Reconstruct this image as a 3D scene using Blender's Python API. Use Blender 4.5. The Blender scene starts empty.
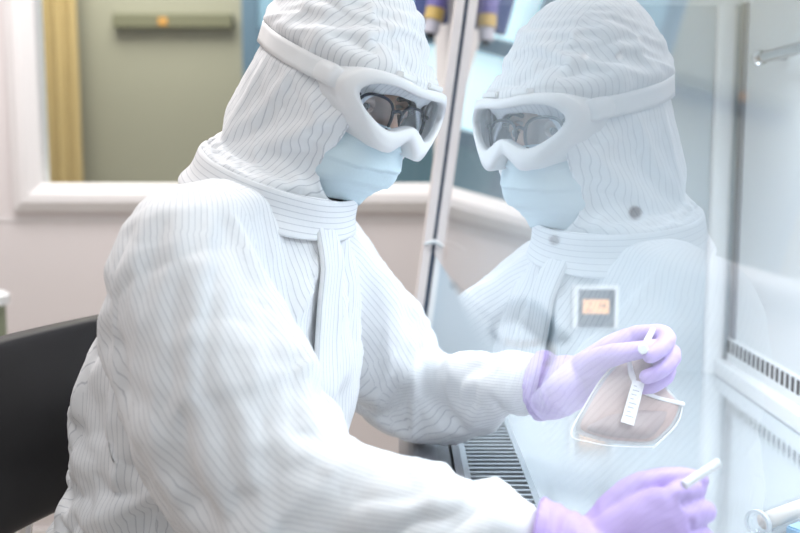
import bpy, bmesh, math, random
import numpy as np
from mathutils import Vector, Matrix, noise
from mathutils.bvhtree import BVHTree

random.seed(7)
S = bpy.context.scene
COL = S.collection
V = Vector
PI = math.pi

# ------------------------------------------------------------------ camera
FPX = 950.0
PITCH = math.atan(0.1226)
CAM = V((0, 0, 1.22))
FW = V((0, math.cos(PITCH), -math.sin(PITCH)))
UP = V((0, math.sin(PITCH), math.cos(PITCH)))
RT = V((1, 0, 0))


def P(x, y, d):
    """world point seen at picture coordinates x, y at the distance d along the view axis"""
    return CAM + d * (FW + RT * ((x - 400) / FPX) - UP * ((y - 266.5) / FPX))


cd = bpy.data.cameras.new('camera')
cam = bpy.data.objects.new('camera', cd)
COL.objects.link(cam)
cam.location = CAM
cam.rotation_euler = (PI / 2 - PITCH, 0, 0)
cd.sensor_width = 36
cd.lens = FPX / 800 * 36
cd.clip_start = 0.005
cd.dof.use_dof = True
cd.dof.focus_distance = 1.12
cd.dof.aperture_fstop = 3.2
S.camera = cam


# ------------------------------------------------------------------ materials
def mat(name, col, rough=0.5, metal=0.0, **kw):
    m = bpy.data.materials.new(name)
    m.use_nodes = True
    b = m.node_tree.nodes['Principled BSDF']
    b.inputs['Base Color'].default_value = (*col, 1)
    b.inputs['Roughness'].default_value = rough
    b.inputs['Metallic'].default_value = metal
    for k, v in kw.items():
        b.inputs[k.replace('_', ' ')].default_value = v
    return m


def nodes(m):
    nt = m.node_tree
    return nt, nt.nodes['Principled BSDF'], nt.nodes.new, nt.links.new


def add_bump(m, scale, strength, dist=0.002, detail=4, stretch=None, kind='noise'):
    nt, b, N, L = nodes(m)
    tc = N('ShaderNodeTexCoord')
    mp = N('ShaderNodeMapping')
    if stretch:
        mp.inputs['Scale'].default_value = stretch
    L(tc.outputs['Object'], mp.inputs['Vector'])
    t = N('ShaderNodeTexNoise')
    t.inputs['Scale'].default_value = scale
    t.inputs['Detail'].default_value = detail
    L(mp.outputs['Vector'], t.inputs['Vector'])
    bp = N('ShaderNodeBump')
    bp.inputs['Strength'].default_value = strength
    bp.inputs['Distance'].default_value = dist
    L(t.outputs['Fac'], bp.inputs['Height'])
    L(bp.outputs['Normal'], b.inputs['Normal'])
    return t


def add_mottle(m, c1, c2, scale, stretch=None, detail=5):
    nt, b, N, L = nodes(m)
    tc = N('ShaderNodeTexCoord')
    mp = N('ShaderNodeMapping')
    if stretch:
        mp.inputs['Scale'].default_value = stretch
    L(tc.outputs['Object'], mp.inputs['Vector'])
    t = N('ShaderNodeTexNoise')
    t.inputs['Scale'].default_value = scale
    t.inputs['Detail'].default_value = detail
    L(mp.outputs['Vector'], t.inputs['Vector'])
    r = N('ShaderNodeValToRGB')
    r.color_ramp.elements[0].position = 0.3
    r.color_ramp.elements[1].position = 0.7
    r.color_ramp.elements[0].color = (*c1, 1)
    r.color_ramp.elements[1].color = (*c2, 1)
    L(t.outputs['Fac'], r.inputs['Fac'])
    L(r.outputs['Color'], b.inputs['Base Color'])


def fabric_material():
    """white clean-room cloth woven with thin grey carbon threads, 7 mm apart"""
    m = mat('striped_cleanroom_cloth', (0.86, 0.87, 0.88), 0.75)
    nt, b, N, L = nodes(m)
    b.inputs['Sheen Weight'].default_value = 0.15
    uv = N('ShaderNodeUVMap')
    uv.uv_map = 'UVMap'
    sx = N('ShaderNodeSeparateXYZ')
    L(uv.outputs['UV'], sx.inputs['Vector'])
    mu = N('ShaderNodeMath'); mu.operation = 'MULTIPLY'; mu.inputs[1].default_value = 1 / 0.0066
    L(sx.outputs['X'], mu.inputs[0])
    fr = N('ShaderNodeMath'); fr.operation = 'FRACT'
    L(mu.outputs[0], fr.inputs[0])
    sb = N('ShaderNodeMath'); sb.operation = 'SUBTRACT'; sb.inputs[1].default_value = 0.5
    L(fr.outputs[0], sb.inputs[0])
    ab = N('ShaderNodeMath'); ab.operation = 'ABSOLUTE'
    L(sb.outputs[0], ab.inputs[0])
    ra = N('ShaderNodeMapRange')
    ra.inputs['From Min'].default_value = 0.04
    ra.inputs['From Max'].default_value = 0.095
    ra.inputs['To Min'].default_value = 0.42
    ra.inputs['To Max'].default_value = 0.0
    L(ab.outputs[0], ra.inputs['Value'])
    mx = N('ShaderNodeMix'); mx.data_type = 'RGBA'
    mx.inputs['A'].default_value = (0.86, 0.87, 0.885, 1)
    mx.inputs['B'].default_value = (0.30, 0.32, 0.37, 1)
    L(ra.outputs['Result'], mx.inputs['Factor'])
    L(mx.outputs['Result'], b.inputs['Base Color'])
    tc = N('ShaderNodeTexCoord')
    n1 = N('ShaderNodeTexNoise'); n1.inputs['Scale'].default_value = 38; n1.inputs['Detail'].default_value = 3
    L(tc.outputs['Object'], n1.inputs['Vector'])
    n2 = N('ShaderNodeTexNoise'); n2.noise_type = 'RIDGED_MULTIFRACTAL'
    n2.inputs['Scale'].default_value = 9; n2.inputs['Detail'].default_value = 2; n2.inputs['Distortion'].default_value = 0.4
    mp = N('ShaderNodeMapping'); mp.inputs['Rotation'].default_value = (0.3, 0.7, 0.4); mp.inputs['Scale'].default_value = (0.6, 1.3, 1.3)
    L(tc.outputs['Object'], mp.inputs['Vector']); L(mp.outputs['Vector'], n2.inputs['Vector'])
    b2 = N('ShaderNodeBump'); b2.inputs['Strength'].default_value = 0.35; b2.inputs['Distance'].default_value = 0.006
    L(n2.outputs['Fac'], b2.inputs['Height'])
    bp = N('ShaderNodeBump'); bp.inputs['Strength'].default_value = 0.25; bp.inputs['Distance'].default_value = 0.004
    L(n1.outputs['Fac'], bp.inputs['Height'])
    L(b2.outputs['Normal'], bp.inputs['Normal'])
    L(bp.outputs['Normal'], b.inputs['Normal'])
    return m


def clear_material(name, tint=(1, 1, 1), gloss=1.0, base=0.04, rough=0.0):
    """thin clear sheet: lets light through, reflects more the more it is seen edge-on (Schlick)"""
    m = bpy.data.materials.new(name)
    m.use_nodes = True
    nt = m.node_tree
    nt.nodes.clear()
    N, L = nt.nodes.new, nt.links.new
    out = N('ShaderNodeOutputMaterial')
    tr = N('ShaderNodeBsdfTransparent'); tr.inputs['Color'].default_value = (*tint, 1)
    if gloss <= 0:
        L(tr.outputs[0], out.inputs['Surface'])
        return m
    gl = N('ShaderNodeBsdfGlossy'); gl.inputs['Roughness'].default_value = rough
    gl.inputs['Color'].default_value = (1, 1, 1, 1)
    lw = N('ShaderNodeLayerWeight'); lw.inputs['Blend'].default_value = 0.5
    pw = N('ShaderNodeMath'); pw.operation = 'POWER'; pw.inputs[1].default_value = 5
    L(lw.outputs['Facing'], pw.inputs[0])
    ma = N('ShaderNodeMath'); ma.operation = 'MULTIPLY_ADD'
    ma.inputs[1].default_value = (1 - base) * gloss
    ma.inputs[2].default_value = base * gloss
    L(pw.outputs[0], ma.inputs[0])
    ma.use_clamp = True
    mx = N('ShaderNodeMixShader')
    L(ma.outputs[0], mx.inputs[0]); L(tr.outputs[0], mx.inputs[1]); L(gl.outputs[0], mx.inputs[2])
    L(mx.outputs[0], out.inputs['Surface'])
    return m


def film_material(name, col, alpha, rough=0.25):
    m = mat(name, col, rough)
    m.node_tree.nodes['Principled BSDF'].inputs['Alpha'].default_value = alpha
    return m


def glow(name, col, strength):
    m = mat(name, col, 0.5)
    b = m.node_tree.nodes['Principled BSDF']
    b.inputs['Emission Color'].default_value = (*col, 1)
    b.inputs['Emission Strength'].default_value = strength
    return m


M = {}
M['cloth'] = fabric_material()
M['wall'] = mat('pale_wall_panel', (0.79, 0.735, 0.725), 0.55)
add_bump(M['wall'], 300, 0.04)
M['wall_white'] = mat('white_window_frame', (0.86, 0.83, 0.82), 0.4)
M['floor'] = mat('beige_vinyl_floor', (0.56, 0.50, 0.43), 0.45)
add_mottle(M['floor'], (0.53, 0.47, 0.40), (0.60, 0.54, 0.47), 60)
M['steel'] = mat('brushed_steel', (0.72, 0.76, 0.79), 0.28, 0.85)
M['bench'] = mat('polished_steel_bench', (0.82, 0.86, 0.89), 0.12, 0.7)
add_bump(M['bench'], 40, 0.03, 0.001, 3, (1, 12, 1))
M['dark_steel'] = mat('grey_painted_steel', (0.30, 0.31, 0.33), 0.35, 0.5)
M['mid_steel'] = mat('grey_lip_steel', (0.36, 0.37, 0.40), 0.35, 0.6)
M['cab'] = mat('white_enamel_panel', (0.84, 0.88, 0.90), 0.35)
M['cab_side'] = mat('satin_steel_side', (0.60, 0.67, 0.72), 0.40, 0.1)
M['cab_white'] = mat('white_cove_trim', (0.90, 0.93, 0.95), 0.3)
M['post_white'] = mat('cream_post_enamel', (0.84, 0.79, 0.78), 0.4)
M['seal'] = mat('dark_blue_rubber_seal', (0.05, 0.08, 0.13), 0.5)
M['black_hole'] = mat('dark_slot', (0.02, 0.025, 0.03), 0.7)
M['chrome'] = mat('chrome', (0.75, 0.77, 0.80), 0.12, 1.0)
M['glass'] = clear_material('sash_glass_front', (0.97, 0.985, 0.99))
M['glass_clear'] = clear_material('sash_glass_rear', (1, 1, 1), 0)
M['pane'] = clear_material('window_pane', (0.96, 0.98, 0.97), 0.6)
M['lens'] = clear_material('goggle_lens', (0.93, 0.95, 0.97), 0.9, 0.05)
M['eyelens'] = clear_material('eyeglass_lens', (0.95, 0.96, 0.98), 0.8, 0.05)
M['frost'] = bpy.data.materials.new('frosted_white_vinyl')
M['frost'].use_nodes = True
nt = M['frost'].node_tree
pb = nt.nodes['Principled BSDF']
pb.inputs["Base Color"].default_value = (0.97, 0.975, 0.98, 1)
pb.inputs['Roughness'].default_value = 0.35
tl_ = nt.nodes.new('ShaderNodeBsdfTranslucent')
tl_.inputs['Color'].default_value = (0.95, 0.96, 0.98, 1)
mx_ = nt.nodes.new('ShaderNodeMixShader')
mx_.inputs[0].default_value = 0.15
nt.links.new(pb.outputs[0], mx_.inputs[1]); nt.links.new(tl_.outputs[0], mx_.inputs[2])
nt.links.new(mx_.outputs[0], nt.nodes['Material Output'].inputs['Surface'])
M['strap'] = mat('white_rubber_strap', (0.88, 0.88, 0.88), 0.5)
M['mask'] = mat('pale_blue_nonwoven', (0.68, 0.82, 0.88), 0.85)
add_bump(M['mask'], 260, 0.25, 0.001)
M['mask_edge'] = mat('blue_mask_binding', (0.50, 0.68, 0.78), 0.8)
M['glove'] = mat('lilac_nitrile', (0.53, 0.39, 0.78), 0.48)
add_bump(M['glove'], 70, 0.25, 0.002, 3)
M['skin'] = mat('skin', (0.60, 0.40, 0.31), 0.5)
M['skin'].node_tree.nodes['Principled BSDF'].inputs['Subsurface Weight'].default_value = 0.08
M['skin'].node_tree.nodes['Principled BSDF'].inputs['Subsurface Radius'].default_value = (0.01, 0.004, 0.002)
M['hair'] = mat('black_hair', (0.03, 0.025, 0.025), 0.6)
M['eye_white'] = mat('eye_white', (0.8, 0.78, 0.76), 0.2)
M['iris'] = mat('dark_iris', (0.03, 0.02, 0.015), 0.15)
M['specs'] = mat('dark_blue_eyeglass_frame', (0.02, 0.025, 0.045), 0.25)
M['chair'] = mat('black_leatherette', (0.016, 0.016, 0.019), 0.5)
add_bump(M['chair'], 400, 0.15, 0.0006)
M['chair_base'] = mat('black_plastic', (0.03, 0.03, 0.033), 0.4)
M['white_plastic'] = mat('white_plastic', (0.88, 0.90, 0.91), 0.35)
M['grey_plug'] = mat('dark_grey_plug', (0.10, 0.12, 0.15), 0.5)
M['film'] = film_material('clear_bag_film', (0.85, 0.87, 0.90), 0.45, 0.4)
M['fluid'] = film_material('rosy_brown_plasma', (0.60, 0.45, 0.42), 0.80, 0.4)
M['fluid_low'] = film_material('lower_grey_brown_plasma', (0.46, 0.37, 0.37), 0.85, 0.4)  # greyer brown for the lower part of the bag
M['label'] = mat('white_paper_label', (0.88, 0.88, 0.90), 0.7)
M['print'] = mat('grey_print', (0.45, 0.47, 0.52), 0.7)
M['tube'] = clear_material('clear_tube_plastic', (0.96, 0.97, 0.98), 0.5, 0.05, 0.05)
M['tube_in'] = film_material('cream_paper_insert', (0.90, 0.83, 0.77), 0.9, 0.5)
M['blue'] = mat('blue_plastic', (0.34, 0.52, 0.68), 0.4)
M['navy'] = mat('navy_plastic', (0.07, 0.10, 0.25), 0.4)
M['violet'] = mat('violet_blue_plastic', (0.13, 0.11, 0.32), 0.4)
M['gold'] = mat('ochre_band', (0.48, 0.34, 0.10), 0.4)
M['grey_collar'] = mat('grey_collar', (0.45, 0.45, 0.52), 0.5)
M['olive'] = mat('olive_grey_partition', (0.32, 0.315, 0.25), 0.6)
M['olive_dark'] = mat('dark_olive_rail', (0.16, 0.16, 0.10), 0.6)
M['ochre'] = mat('ochre_curtain', (0.50, 0.38, 0.18), 0.8)
M['orange'] = mat('orange_tag', (0.55, 0.28, 0.06), 0.6)
M['sky_pane'] = glow('daylit_pane', (0.62, 0.82, 0.92), 0.95)
M['mullion'] = mat('slate_blue_mullion', (0.10, 0.18, 0.27), 0.5)
M['teal'] = mat('slate_teal_cladding', (0.12, 0.23, 0.31), 0.6)
M['blue_panel'] = mat('blue_grey_panel', (0.24, 0.42, 0.58), 0.5)
M['timer_face'] = mat('dark_grey_timer_face', (0.10, 0.13, 0.16), 0.4)
M['lcd'] = glow('orange_backlit_display', (0.90, 0.50, 0.26), 0.45)
M['ink'] = mat('brown_digits', (0.16, 0.09, 0.03), 0.6)
M['bin_green'] = mat('grey_green_plastic', (0.26, 0.30, 0.20), 0.5)
M['tube_lamp'] = glow('lit_lamp_tube', (0.92, 0.97, 1.0), 6.0)


# ------------------------------------------------------------------ objects
def obj(name, me, m=None, parent=None, label=None, smooth=False):
    if isinstance(me, bmesh.types.BMesh):
        bm = me
        bmesh.ops.recalc_face_normals(bm, faces=bm.faces)
        me = bpy.data.meshes.new(name)
        bm.to_mesh(me)
        bm.free()
    o = bpy.data.objects.new(name, me)
    COL.objects.link(o)
    if m is not None:
        for mm in (m if isinstance(m, (list, tuple)) else [m]):
            me.materials.append(mm)
    if smooth:
        me.polygons.foreach_set('use_smooth', [True] * len(me.polygons))
    if parent is not None:
        o.parent = parent
        o.matrix_parent_inverse = Matrix.Identity(4)
        o.location = -V(ORG.get(parent.name, (0, 0, 0)))
        ORG[o.name] = (0, 0, 0)
    if label:
        o['label'] = label
    return o


ORG = {}


def thing(name, label, cat, loc=(0, 0, 0), group=None):
    o = bpy.data.objects.new(name, None)
    COL.objects.link(o)
    o.location = loc
    o.empty_display_size = 0.05
    o['label'] = label
    o['category'] = cat
    if group:
        o['group'] = group
    ORG[o.name] = tuple(loc)
    return o


def struct(o):
    o['kind'] = 'structure'
    return o


def box(bm, lo, hi, mi=0):
    r = bmesh.ops.create_cube(bm, size=1)
    for v in r['verts']:
        v.co = V([lo[i] + (v.co[i] + 0.5) * (hi[i] - lo[i]) for i in range(3)])
    fs = {f for v in r['verts'] for f in v.link_faces}
    for f in fs:
        f.material_index = mi
    return r['verts']


def boxbm(lo, hi, bevel=0.0, seg=2):
    bm = bmesh.new()
    box(bm, lo, hi)
    if bevel:
        bmesh.ops.bevel(bm, geom=bm.edges[:], offset=bevel, segments=seg, affect='EDGES', profile=0.5)
    return bm


def ring(bm, c, a, b, ra, rb, n, exp=1.0):
    out = []
    for i in range(n):
        t = 2 * PI * i / n
        ct, st = math.cos(t), math.sin(t)
        if exp != 1.0:
            ct = math.copysign(abs(ct) ** exp, ct)
            st = math.copysign(abs(st) ** exp, st)
        out.append(bm.verts.new(c + a * (ra * ct) + b * (rb * st)))
    return out


def bridge(bm, r0, r1, mi=0):
    n = len(r0)
    for i in range(n):
        f = bm.faces.new((r0[i], r0[(i + 1) % n], r1[(i + 1) % n], r1[i]))
        f.material_index = mi


def cap(bm, r):
    return bm.faces.new(r)


def frames(pts, ref=None):
    """parallel transported frames along a polyline"""
    pts = [V(p) for p in pts]
    T = []
    for i in range(len(pts)):
        a = pts[max(i - 1, 0)]
        b = pts[min(i + 1, len(pts) - 1)]
        T.append((b - a).normalized())
    ref = V(ref) if ref is not None else (V((0, 0, 1)) if abs(T[0].z) < 0.9 else V((1, 0, 0)))
    A = (ref - T[0] * ref.dot(T[0])).normalized()
    out = []
    for t in T:
        A = (A - t * A.dot(t)).normalized()
        out.append((t, A, t.cross(A)))
    return out


def smooth_path(pts, rad, k=6):
    """Catmull-Rom through the points, radii interpolated too"""
    pts = [V(p) for p in pts]
    P2, R2 = [], []
    n = len(pts)
    for i in range(n - 1):
        p0, p1, p2, p3 = pts[max(i - 1, 0)], pts[i], pts[i + 1], pts[min(i + 2, n - 1)]
        for j in range(k):
            t = j / k
            P2.append(0.5 * ((2 * p1) + (p2 - p0) * t + (2 * p0 - 5 * p1 + 4 * p2 - p3) * t * t + (3 * p1 - p0 - 3 * p2 + p3) * t ** 3))
            R2.append(rad[i] * (1 - t) + rad[i + 1] * t)
    P2.append(pts[-1]); R2.append(rad[-1])
    return P2, R2


def tube(bm, pts, rad, n=16, dome=True, ref=None, flat=1.0, mi=0, closed_ends=True):
    """tapered tube; dome ends; flat scales the second axis"""
    pts = [V(p) for p in pts]
    if not isinstance(rad, (list, tuple)):
        rad = [rad] * len(pts)
    fr = frames(pts, ref)
    rings = []
    if dome:
        t, A, B = fr[0]
        for q in (80, 55, 28):
            q = math.radians(q)
            rings.append(ring(bm, pts[0] - t * rad[0] * math.sin(q), A, B, rad[0] * math.cos(q), rad[0] * math.cos(q) * flat, n))
    for p, r, (t, A, B) in zip(pts, rad, fr):
        rings.append(ring(bm, p, A, B, r, r * flat, n))
    if dome:
        t, A, B = fr[-1]
        for q in (28, 55, 80):
            q = math.radians(q)
            rings.append(ring(bm, pts[-1] + t * rad[-1] * math.sin(q), A, B, rad[-1] * math.cos(q), rad[-1] * math.cos(q) * flat, n))
    for a, b in zip(rings, rings[1:]):
        bridge(bm, a, b, mi)
    if closed_ends:
        cap(bm, rings[0]); cap(bm, rings[-1])
    return rings


def loft(bm, secs, n=40, caps=True):
    """secs: (centre, a, b, ra, rb[, exp])"""
    rs = [ring(bm, V(s[0]), V(s[1]), V(s[2]), s[3], s[4], n, s[5] if len(s) > 5 else 1.0) for s in secs]
    for a, b in zip(rs, rs[1:]):
        bridge(bm, a, b)
    if caps:
        cap(bm, rs[0]); cap(bm, rs[-1])
    return rs


def ellipsoid(bm, c, ax, r, n=24):
    a, b, u = ax
    secs = []
    k = 12
    for i in range(1, k):
        q = -PI / 2 + PI * i / k
        secs.append((V(c) + u * (r[2] * math.sin(q)), a, b, r[0] * math.cos(q), r[1] * math.cos(q)))
    loft(bm, secs, n)


def fuse(bm, voxel, it=6, fac=0.5):
    """one continuous skin over everything in bm"""
    bmesh.ops.recalc_face_normals(bm, faces=bm.faces)
    me = bpy.data.meshes.new('tmp')
    bm.to_mesh(me); bm.free()
    o = bpy.data.objects.new('tmp', me)
    COL.objects.link(o)
    r = o.modifiers.new('r', 'REMESH'); r.mode = 'VOXEL'; r.voxel_size = voxel
    if it:
        s = o.modifiers.new('s', 'SMOOTH'); s.factor = fac; s.iterations = it
    dg = bpy.context.evaluated_depsgraph_get()
    dg.update()
    res = bpy.data.meshes.new_from_object(o.evaluated_get(dg))
    bpy.data.objects.remove(o)
    bpy.data.meshes.remove(me)
    return res


def ridged(p, e1, along, across):
    e1 = e1.normalized()
    e2 = e1.orthogonal().normalized()
    e3 = e1.cross(e2)
    q = V((p.dot(e1) * along, p.dot(e2) * across, p.dot(e3) * across))
    return 1 - min(1.0, 2.2 * abs(noise.noise(q)))


class Chain:
    """a garment axis: gives every point an angle around it and a length along it"""
    def __init__(self, pts, rad, ref, R):
        self.p = [V(q) for q in pts]; self.r = rad; self.R = R
        self.f = frames(self.p, ref)
        self.s = [0]
        for a, b in zip(self.p, self.p[1:]):
            self.s.append(self.s[-1] + (b - a).length)

    def near(self, q):
        best = None
        for i in range(len(self.p) - 1):
            a, b = self.p[i], self.p[i + 1]
            ab = b - a
            t = max(0, min(1, (q - a).dot(ab) / ab.length_squared))
            c = a + ab * t
            r = self.r[i] * (1 - t) + self.r[i + 1] * t
            d = (q - c).length / r
            if best is None or d < best[0]:
                best = (d, i, t, c)
        return best

    def uv(self, q, a0=None):
        d, i, t, c = self.near(q)
        A = self.f[i][1].lerp(self.f[i + 1][1], t)
        B = self.f[i][2].lerp(self.f[i + 1][2], t)
        w = q - c
        ang = math.atan2(w.dot(B), w.dot(A))
        if a0 is not None:
            while ang - a0 > PI: ang -= 2 * PI
            while ang - a0 < -PI: ang += 2 * PI
        return ang, self.s[i] + t * (self.s[i + 1] - self.s[i])


def stripe_uv(me, chains):
    uvl = me.uv_layers.new(name='UVMap')
    co = [v.co.copy() for v in me.vertices]
    for p in me.polygons:
        c = p.center.copy()
        ch = min(chains, key=lambda k: k.near(c)[0]) if len(chains) > 1 else chains[0]
        if ch is chains[0]:
            w_ = c - ch.near(c)[3]
            front = abs(w_.dot(FB)) / 0.145 > 0.5 * abs(w_.dot(LB)) / 0.185
            ax_ = LB if front else FB
            for li in p.loop_indices:
                q = co[me.loops[li].vertex_index]
                uvl.data[li].uv = (q.dot(ax_) * 1.05, q.z)
            continue
        a0, _ = ch.uv(c)
        for li in p.loop_indices:
            a, s = ch.uv(co[me.loops[li].vertex_index], a0)
            uvl.data[li].uv = (a * ch.R, s)


def displace(me, fn):
    ns = [v.normal.copy() for v in me.vertices]
    for v, n in zip(me.vertices, ns):
        v.co += n * fn(v.co, n)
    me.update()


# ================================================================== ROOM
YW = 2.72
floor = struct(obj('floor', boxbm((-2.3, -1.2, -0.05), (2.6, 4.9, 0)), M['floor']))
wl = struct(obj('wall_left', boxbm((-2.36, -1.2, 0), (-2.3, YW + 0.1, 2.75)), M['wall']))
WX0, WX1, WZ0, WZ1 = -1.02, 0.10, 1.125, 2.1        # glazed opening of the window
bm = bmesh.new()
FX0, FX1, FZ0, FZ1 = WX0 - 0.03, WX1 + 0.03, WZ0 - 0.03, WZ1 + 0.03
box(bm, (-2.3, YW, 0), (FX0, YW + 0.1, 2.75))
box(bm, (FX1, YW, 0), (2.6, YW + 0.1, 2.75))
box(bm, (FX0, YW, 0), (FX1, YW + 0.1, FZ0))
box(bm, (FX0, YW, FZ1), (FX1, YW + 0.1, 2.75))
wall_far = struct(obj('wall_far', bm, M['wall']))
# window frame: bevelled casing around the opening
win = thing('window_1', 'white framed interior window in pale wall behind the seated person', 'window', (0, YW, WZ0))
win['kind'] = 'structure'
del win['category']


def casing(prof, x0, x1, z0, z1):
    """profile: list of (offset outwards from opening, y) swept round a rectangle with mitred corners"""
    bm = bmesh.new()
    rs = []
    for off, y in prof:
        rs.append([bm.verts.new((x0 - off, y, z0 - off)), bm.verts.new((x1 + off, y, z0 - off)),
                   bm.verts.new((x1 + off, y, z1 + off)), bm.verts.new((x0 - off, y, z1 + off))])
    for a, b in zip(rs, rs[1:] + rs[:1]):
        bridge(bm, a, b)
    return bm


obj('window_frame', casing([(0, YW + 0.06), (0, YW - 0.008), (0.004, YW - 0.012), (0.03, YW - 0.034), (0.052, YW - 0.036), (0.056, YW - 0.032),
                            (0.078, YW - 0.022), (0.082, YW - 0.001), (0.03, YW - 0.001), (0.03, YW + 0.06)], WX0, WX1, WZ0, WZ1), M['wall_white'], win)
obj('window_pane', boxbm((WX0 - 0.01, YW + 0.03, WZ0 - 0.01), (WX1 + 0.01, YW + 0.036, WZ1 + 0.01)), M['pane'], win)
# thin joint in the wall panel under the window
bm = bmesh.new()
box(bm, (-2.3, YW - 0.003, 1.018), (2.6, YW, 1.024))
struct(obj('trim_1', bm, M['wall_white']))
struct(obj('baseboard_far', boxbm((-2.3, YW - 0.012, 0), (2.6, YW, 0.1)), M['wall_white']))

# the room beyond the window
YB = 4.3
bm = bmesh.new()
box(bm, (-2.9, YB, 0), (-0.66, YB + 0.05, 2.75))
struct(obj('wall_beyond', bm, M['olive']))
cur = thing('curtain', 'ochre yellow curtain hanging beyond the window, at its left end', 'curtain', (-1.55, YB - 0.1, 0))
bm = bmesh.new()
n = 40
top, bot = [], []
for i in range(n + 1):
    x = -1.92 + 0.53 * i / n
    y = YB - 0.11 + 0.022 * math.sin(i * 1.25)
    top.append(bm.verts.new((x, y, 2.4))); bot.append(bm.verts.new((x, y, 0.02)))
for i in range(n):
    bm.faces.new((bot[i], bot[i + 1], top[i + 1], top[i]))
bmesh.ops.solidify(bm, geom=bm.faces[:], thickness=0.004)
obj('fabric', bm, M['ochre'], cur, smooth=True)
obj('curtain_rail', boxbm((-1.95, YB - 0.12, 2.4), (-1.36, YB - 0.09, 2.43)), M['olive_dark'], cur)
rail = thing('equipment_rail', 'dark olive rail mounted high on the olive wall beyond the window', 'rail', (-0.9, YB - 0.05, 1.6))
q0, q1 = P(122, 32, 4.3), P(238, 18, 4.3)
obj('rail_bar', boxbm((q0.x, YB - 0.05, q0.z), (q1.x, YB - 0.002, q1.z), 0.006), M['olive_dark'], rail)
qc = P(171, 26, 4.3)
obj('tag', boxbm((qc.x - 0.02, YB - 0.056, qc.z - 0.018), (qc.x + 0.02, YB - 0.049, qc.z + 0.018), 0.003), M['orange'], rail, 'orange tag')
w2 = thing('window_2', 'daylit outside window with slate blue mullions beyond the inner window', 'window', (0, YB, 1))
w2['kind'] = 'structure'
del w2['category']
bm = bmesh.new()
for x in (-0.66, -0.13, 0.20, 0.46):
    box(bm, (x - 0.035, YB - 0.03, 0.9), (x + 0.035, YB + 0.05, 2.75))
for z in (1.30, 1.72, 2.2):
    box(bm, (-0.66, YB - 0.025, z - 0.035), (0.5, YB + 0.045, z + 0.035))
obj('mullions', bm, M['mullion'], w2)
obj('lower_panel', boxbm((-0.66, YB - 0.02, 0), (0.5, YB + 0.04, 1.30)), M['teal'], w2)
obj('side_panel', boxbm((-0.66, YB - 0.02, 1.30), (-0.13, YB + 0.04, 2.75)), M['blue_panel'], w2)
obj('glazing', boxbm((-0.13, YB + 0.02, 1.30), (0.5, YB + 0.03, 2.75)), M['sky_pane'], w2)
struct(obj('wall_beyond_right', boxbm((0.5, YB, 0), (2.6, YB + 0.05, 2.75)), M['teal']))

# hanging nozzle by the cabinet post
noz = thing('hose_nozzle', 'navy hose nozzle with ochre band hanging between hood and cabinet post', 'nozzle', P(440, 15, 2.45))
a, b = P(446, -40, 2.45), P(430, 36, 2.45)
ax = (b - a).normalized()
L_ = (b - a).length


def seg(t0, t1, r0, r1, m, nm):
    bm = bmesh.new()
    tube(bm, [a + ax * (L_ * t0), a + ax * (L_ * t1)], [r0, r1], 24, dome=False)
    return obj(nm, bm, m, noz, smooth=False)


seg(0.0, 0.64, 0.030, 0.026, M['violet'], 'barrel')
seg(0.64, 0.80, 0.0245, 0.0245, M['gold'], 'band')
seg(0.80, 0.97, 0.021, 0.019, M['grey_collar'], 'collar')
seg(0.97, 1.03, 0.011, 0.009, M['black_hole'], 'tip')
c = P(430, 4, 2.5)
obj('holder', boxbm((c.x - 0.045, c.y, c.z - 0.05), (c.x + 0.05, c.y + 0.03, c.z + 0.25), 0.008), M['navy'], noz)
obj('mounting_arm', boxbm((c.x - 0.015, c.y + 0.03, c.z + 0.05), (0.14, YW - 0.03, c.z + 0.08)), M['navy'], noz)

# pedal bin at the far left
c = P(-22, 300, 2.3)
binn = thing('pedal_bin', 'grey-green bin with white lid at left edge behind the black chair', 'bin', (c.x, c.y, 0))
bm = bmesh.new()
tube(bm, [(c.x, c.y, 0.001), (c.x, c.y, c.z - 0.01)], [0.055, 0.062], 28, dome=False)
obj('bin_body', bm, M['bin_green'], binn, smooth=False)
bm = bmesh.new()
tube(bm, [(c.x, c.y, c.z - 0.01), (c.x, c.y, c.z + 0.012), (c.x, c.y, c.z + 0.02)], [0.072, 0.072, 0.055], 28, dome=False)
obj('bin_lid', bm, M['white_plastic'], binn)

# ================================================================== CABINET
XB, YF, YN = 0.63, 1.80, -0.14
ZF, ZC = 0.795, 1.485
TILT = 0.131
GX, GY, GZ, YAW = 0.062, 1.78, 1.03, 0.035


def glass_x(y, z):
    return GX + TILT * (z - GZ) - YAW * (GY - y)


cab = thing('biosafety_cabinet', 'large steel biosafety cabinet with tilted clear sash, right half of the picture', 'cabinet', (0.33, 0.83, 0))
obj('work_surface', boxbm((0.172, YN, ZF - 0.02), (XB, YF, ZF)), M['bench'], cab, 'polished steel work surface')
bm = bmesh.new()
box(bm, (XB, YN, 0.70), (XB + 0.06, YF + 0.05, 1.85))
obj('back_panel', bm, M['cab'], cab)
bm = bmesh.new()
xb0 = glass_x(GY, ZF) + 0.03
vs = []
for y in (YF, YF + 0.045):
    vs.append([bm.verts.new((x, y, z)) for x, z in ((0.0, 0.70), (XB + 0.06, 0.70), (XB + 0.06, 1.85), (glass_x(GY, 1.85) + 0.012, 1.85), (glass_x(GY, ZF) + 0.012, ZF), (0.0, ZF))])
bridge(bm, vs[0], vs[1]); bm.faces.new(vs[0]); bm.faces.new(vs[1])
obj('side_panel', bm, M['cab_side'], cab)
bm = bmesh.new()
vs = []
for y in (YN - 0.045, YN):
    vs.append([bm.verts.new((x, y, z)) for x, z in ((0.08, 0.70), (XB + 0.06, 0.70), (XB + 0.06, 1.85), (0.17, 1.85), (0.08, ZF))])
bridge(bm, vs[0], vs[1]); bm.faces.new(vs[0]); bm.faces.new(vs[1])
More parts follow.
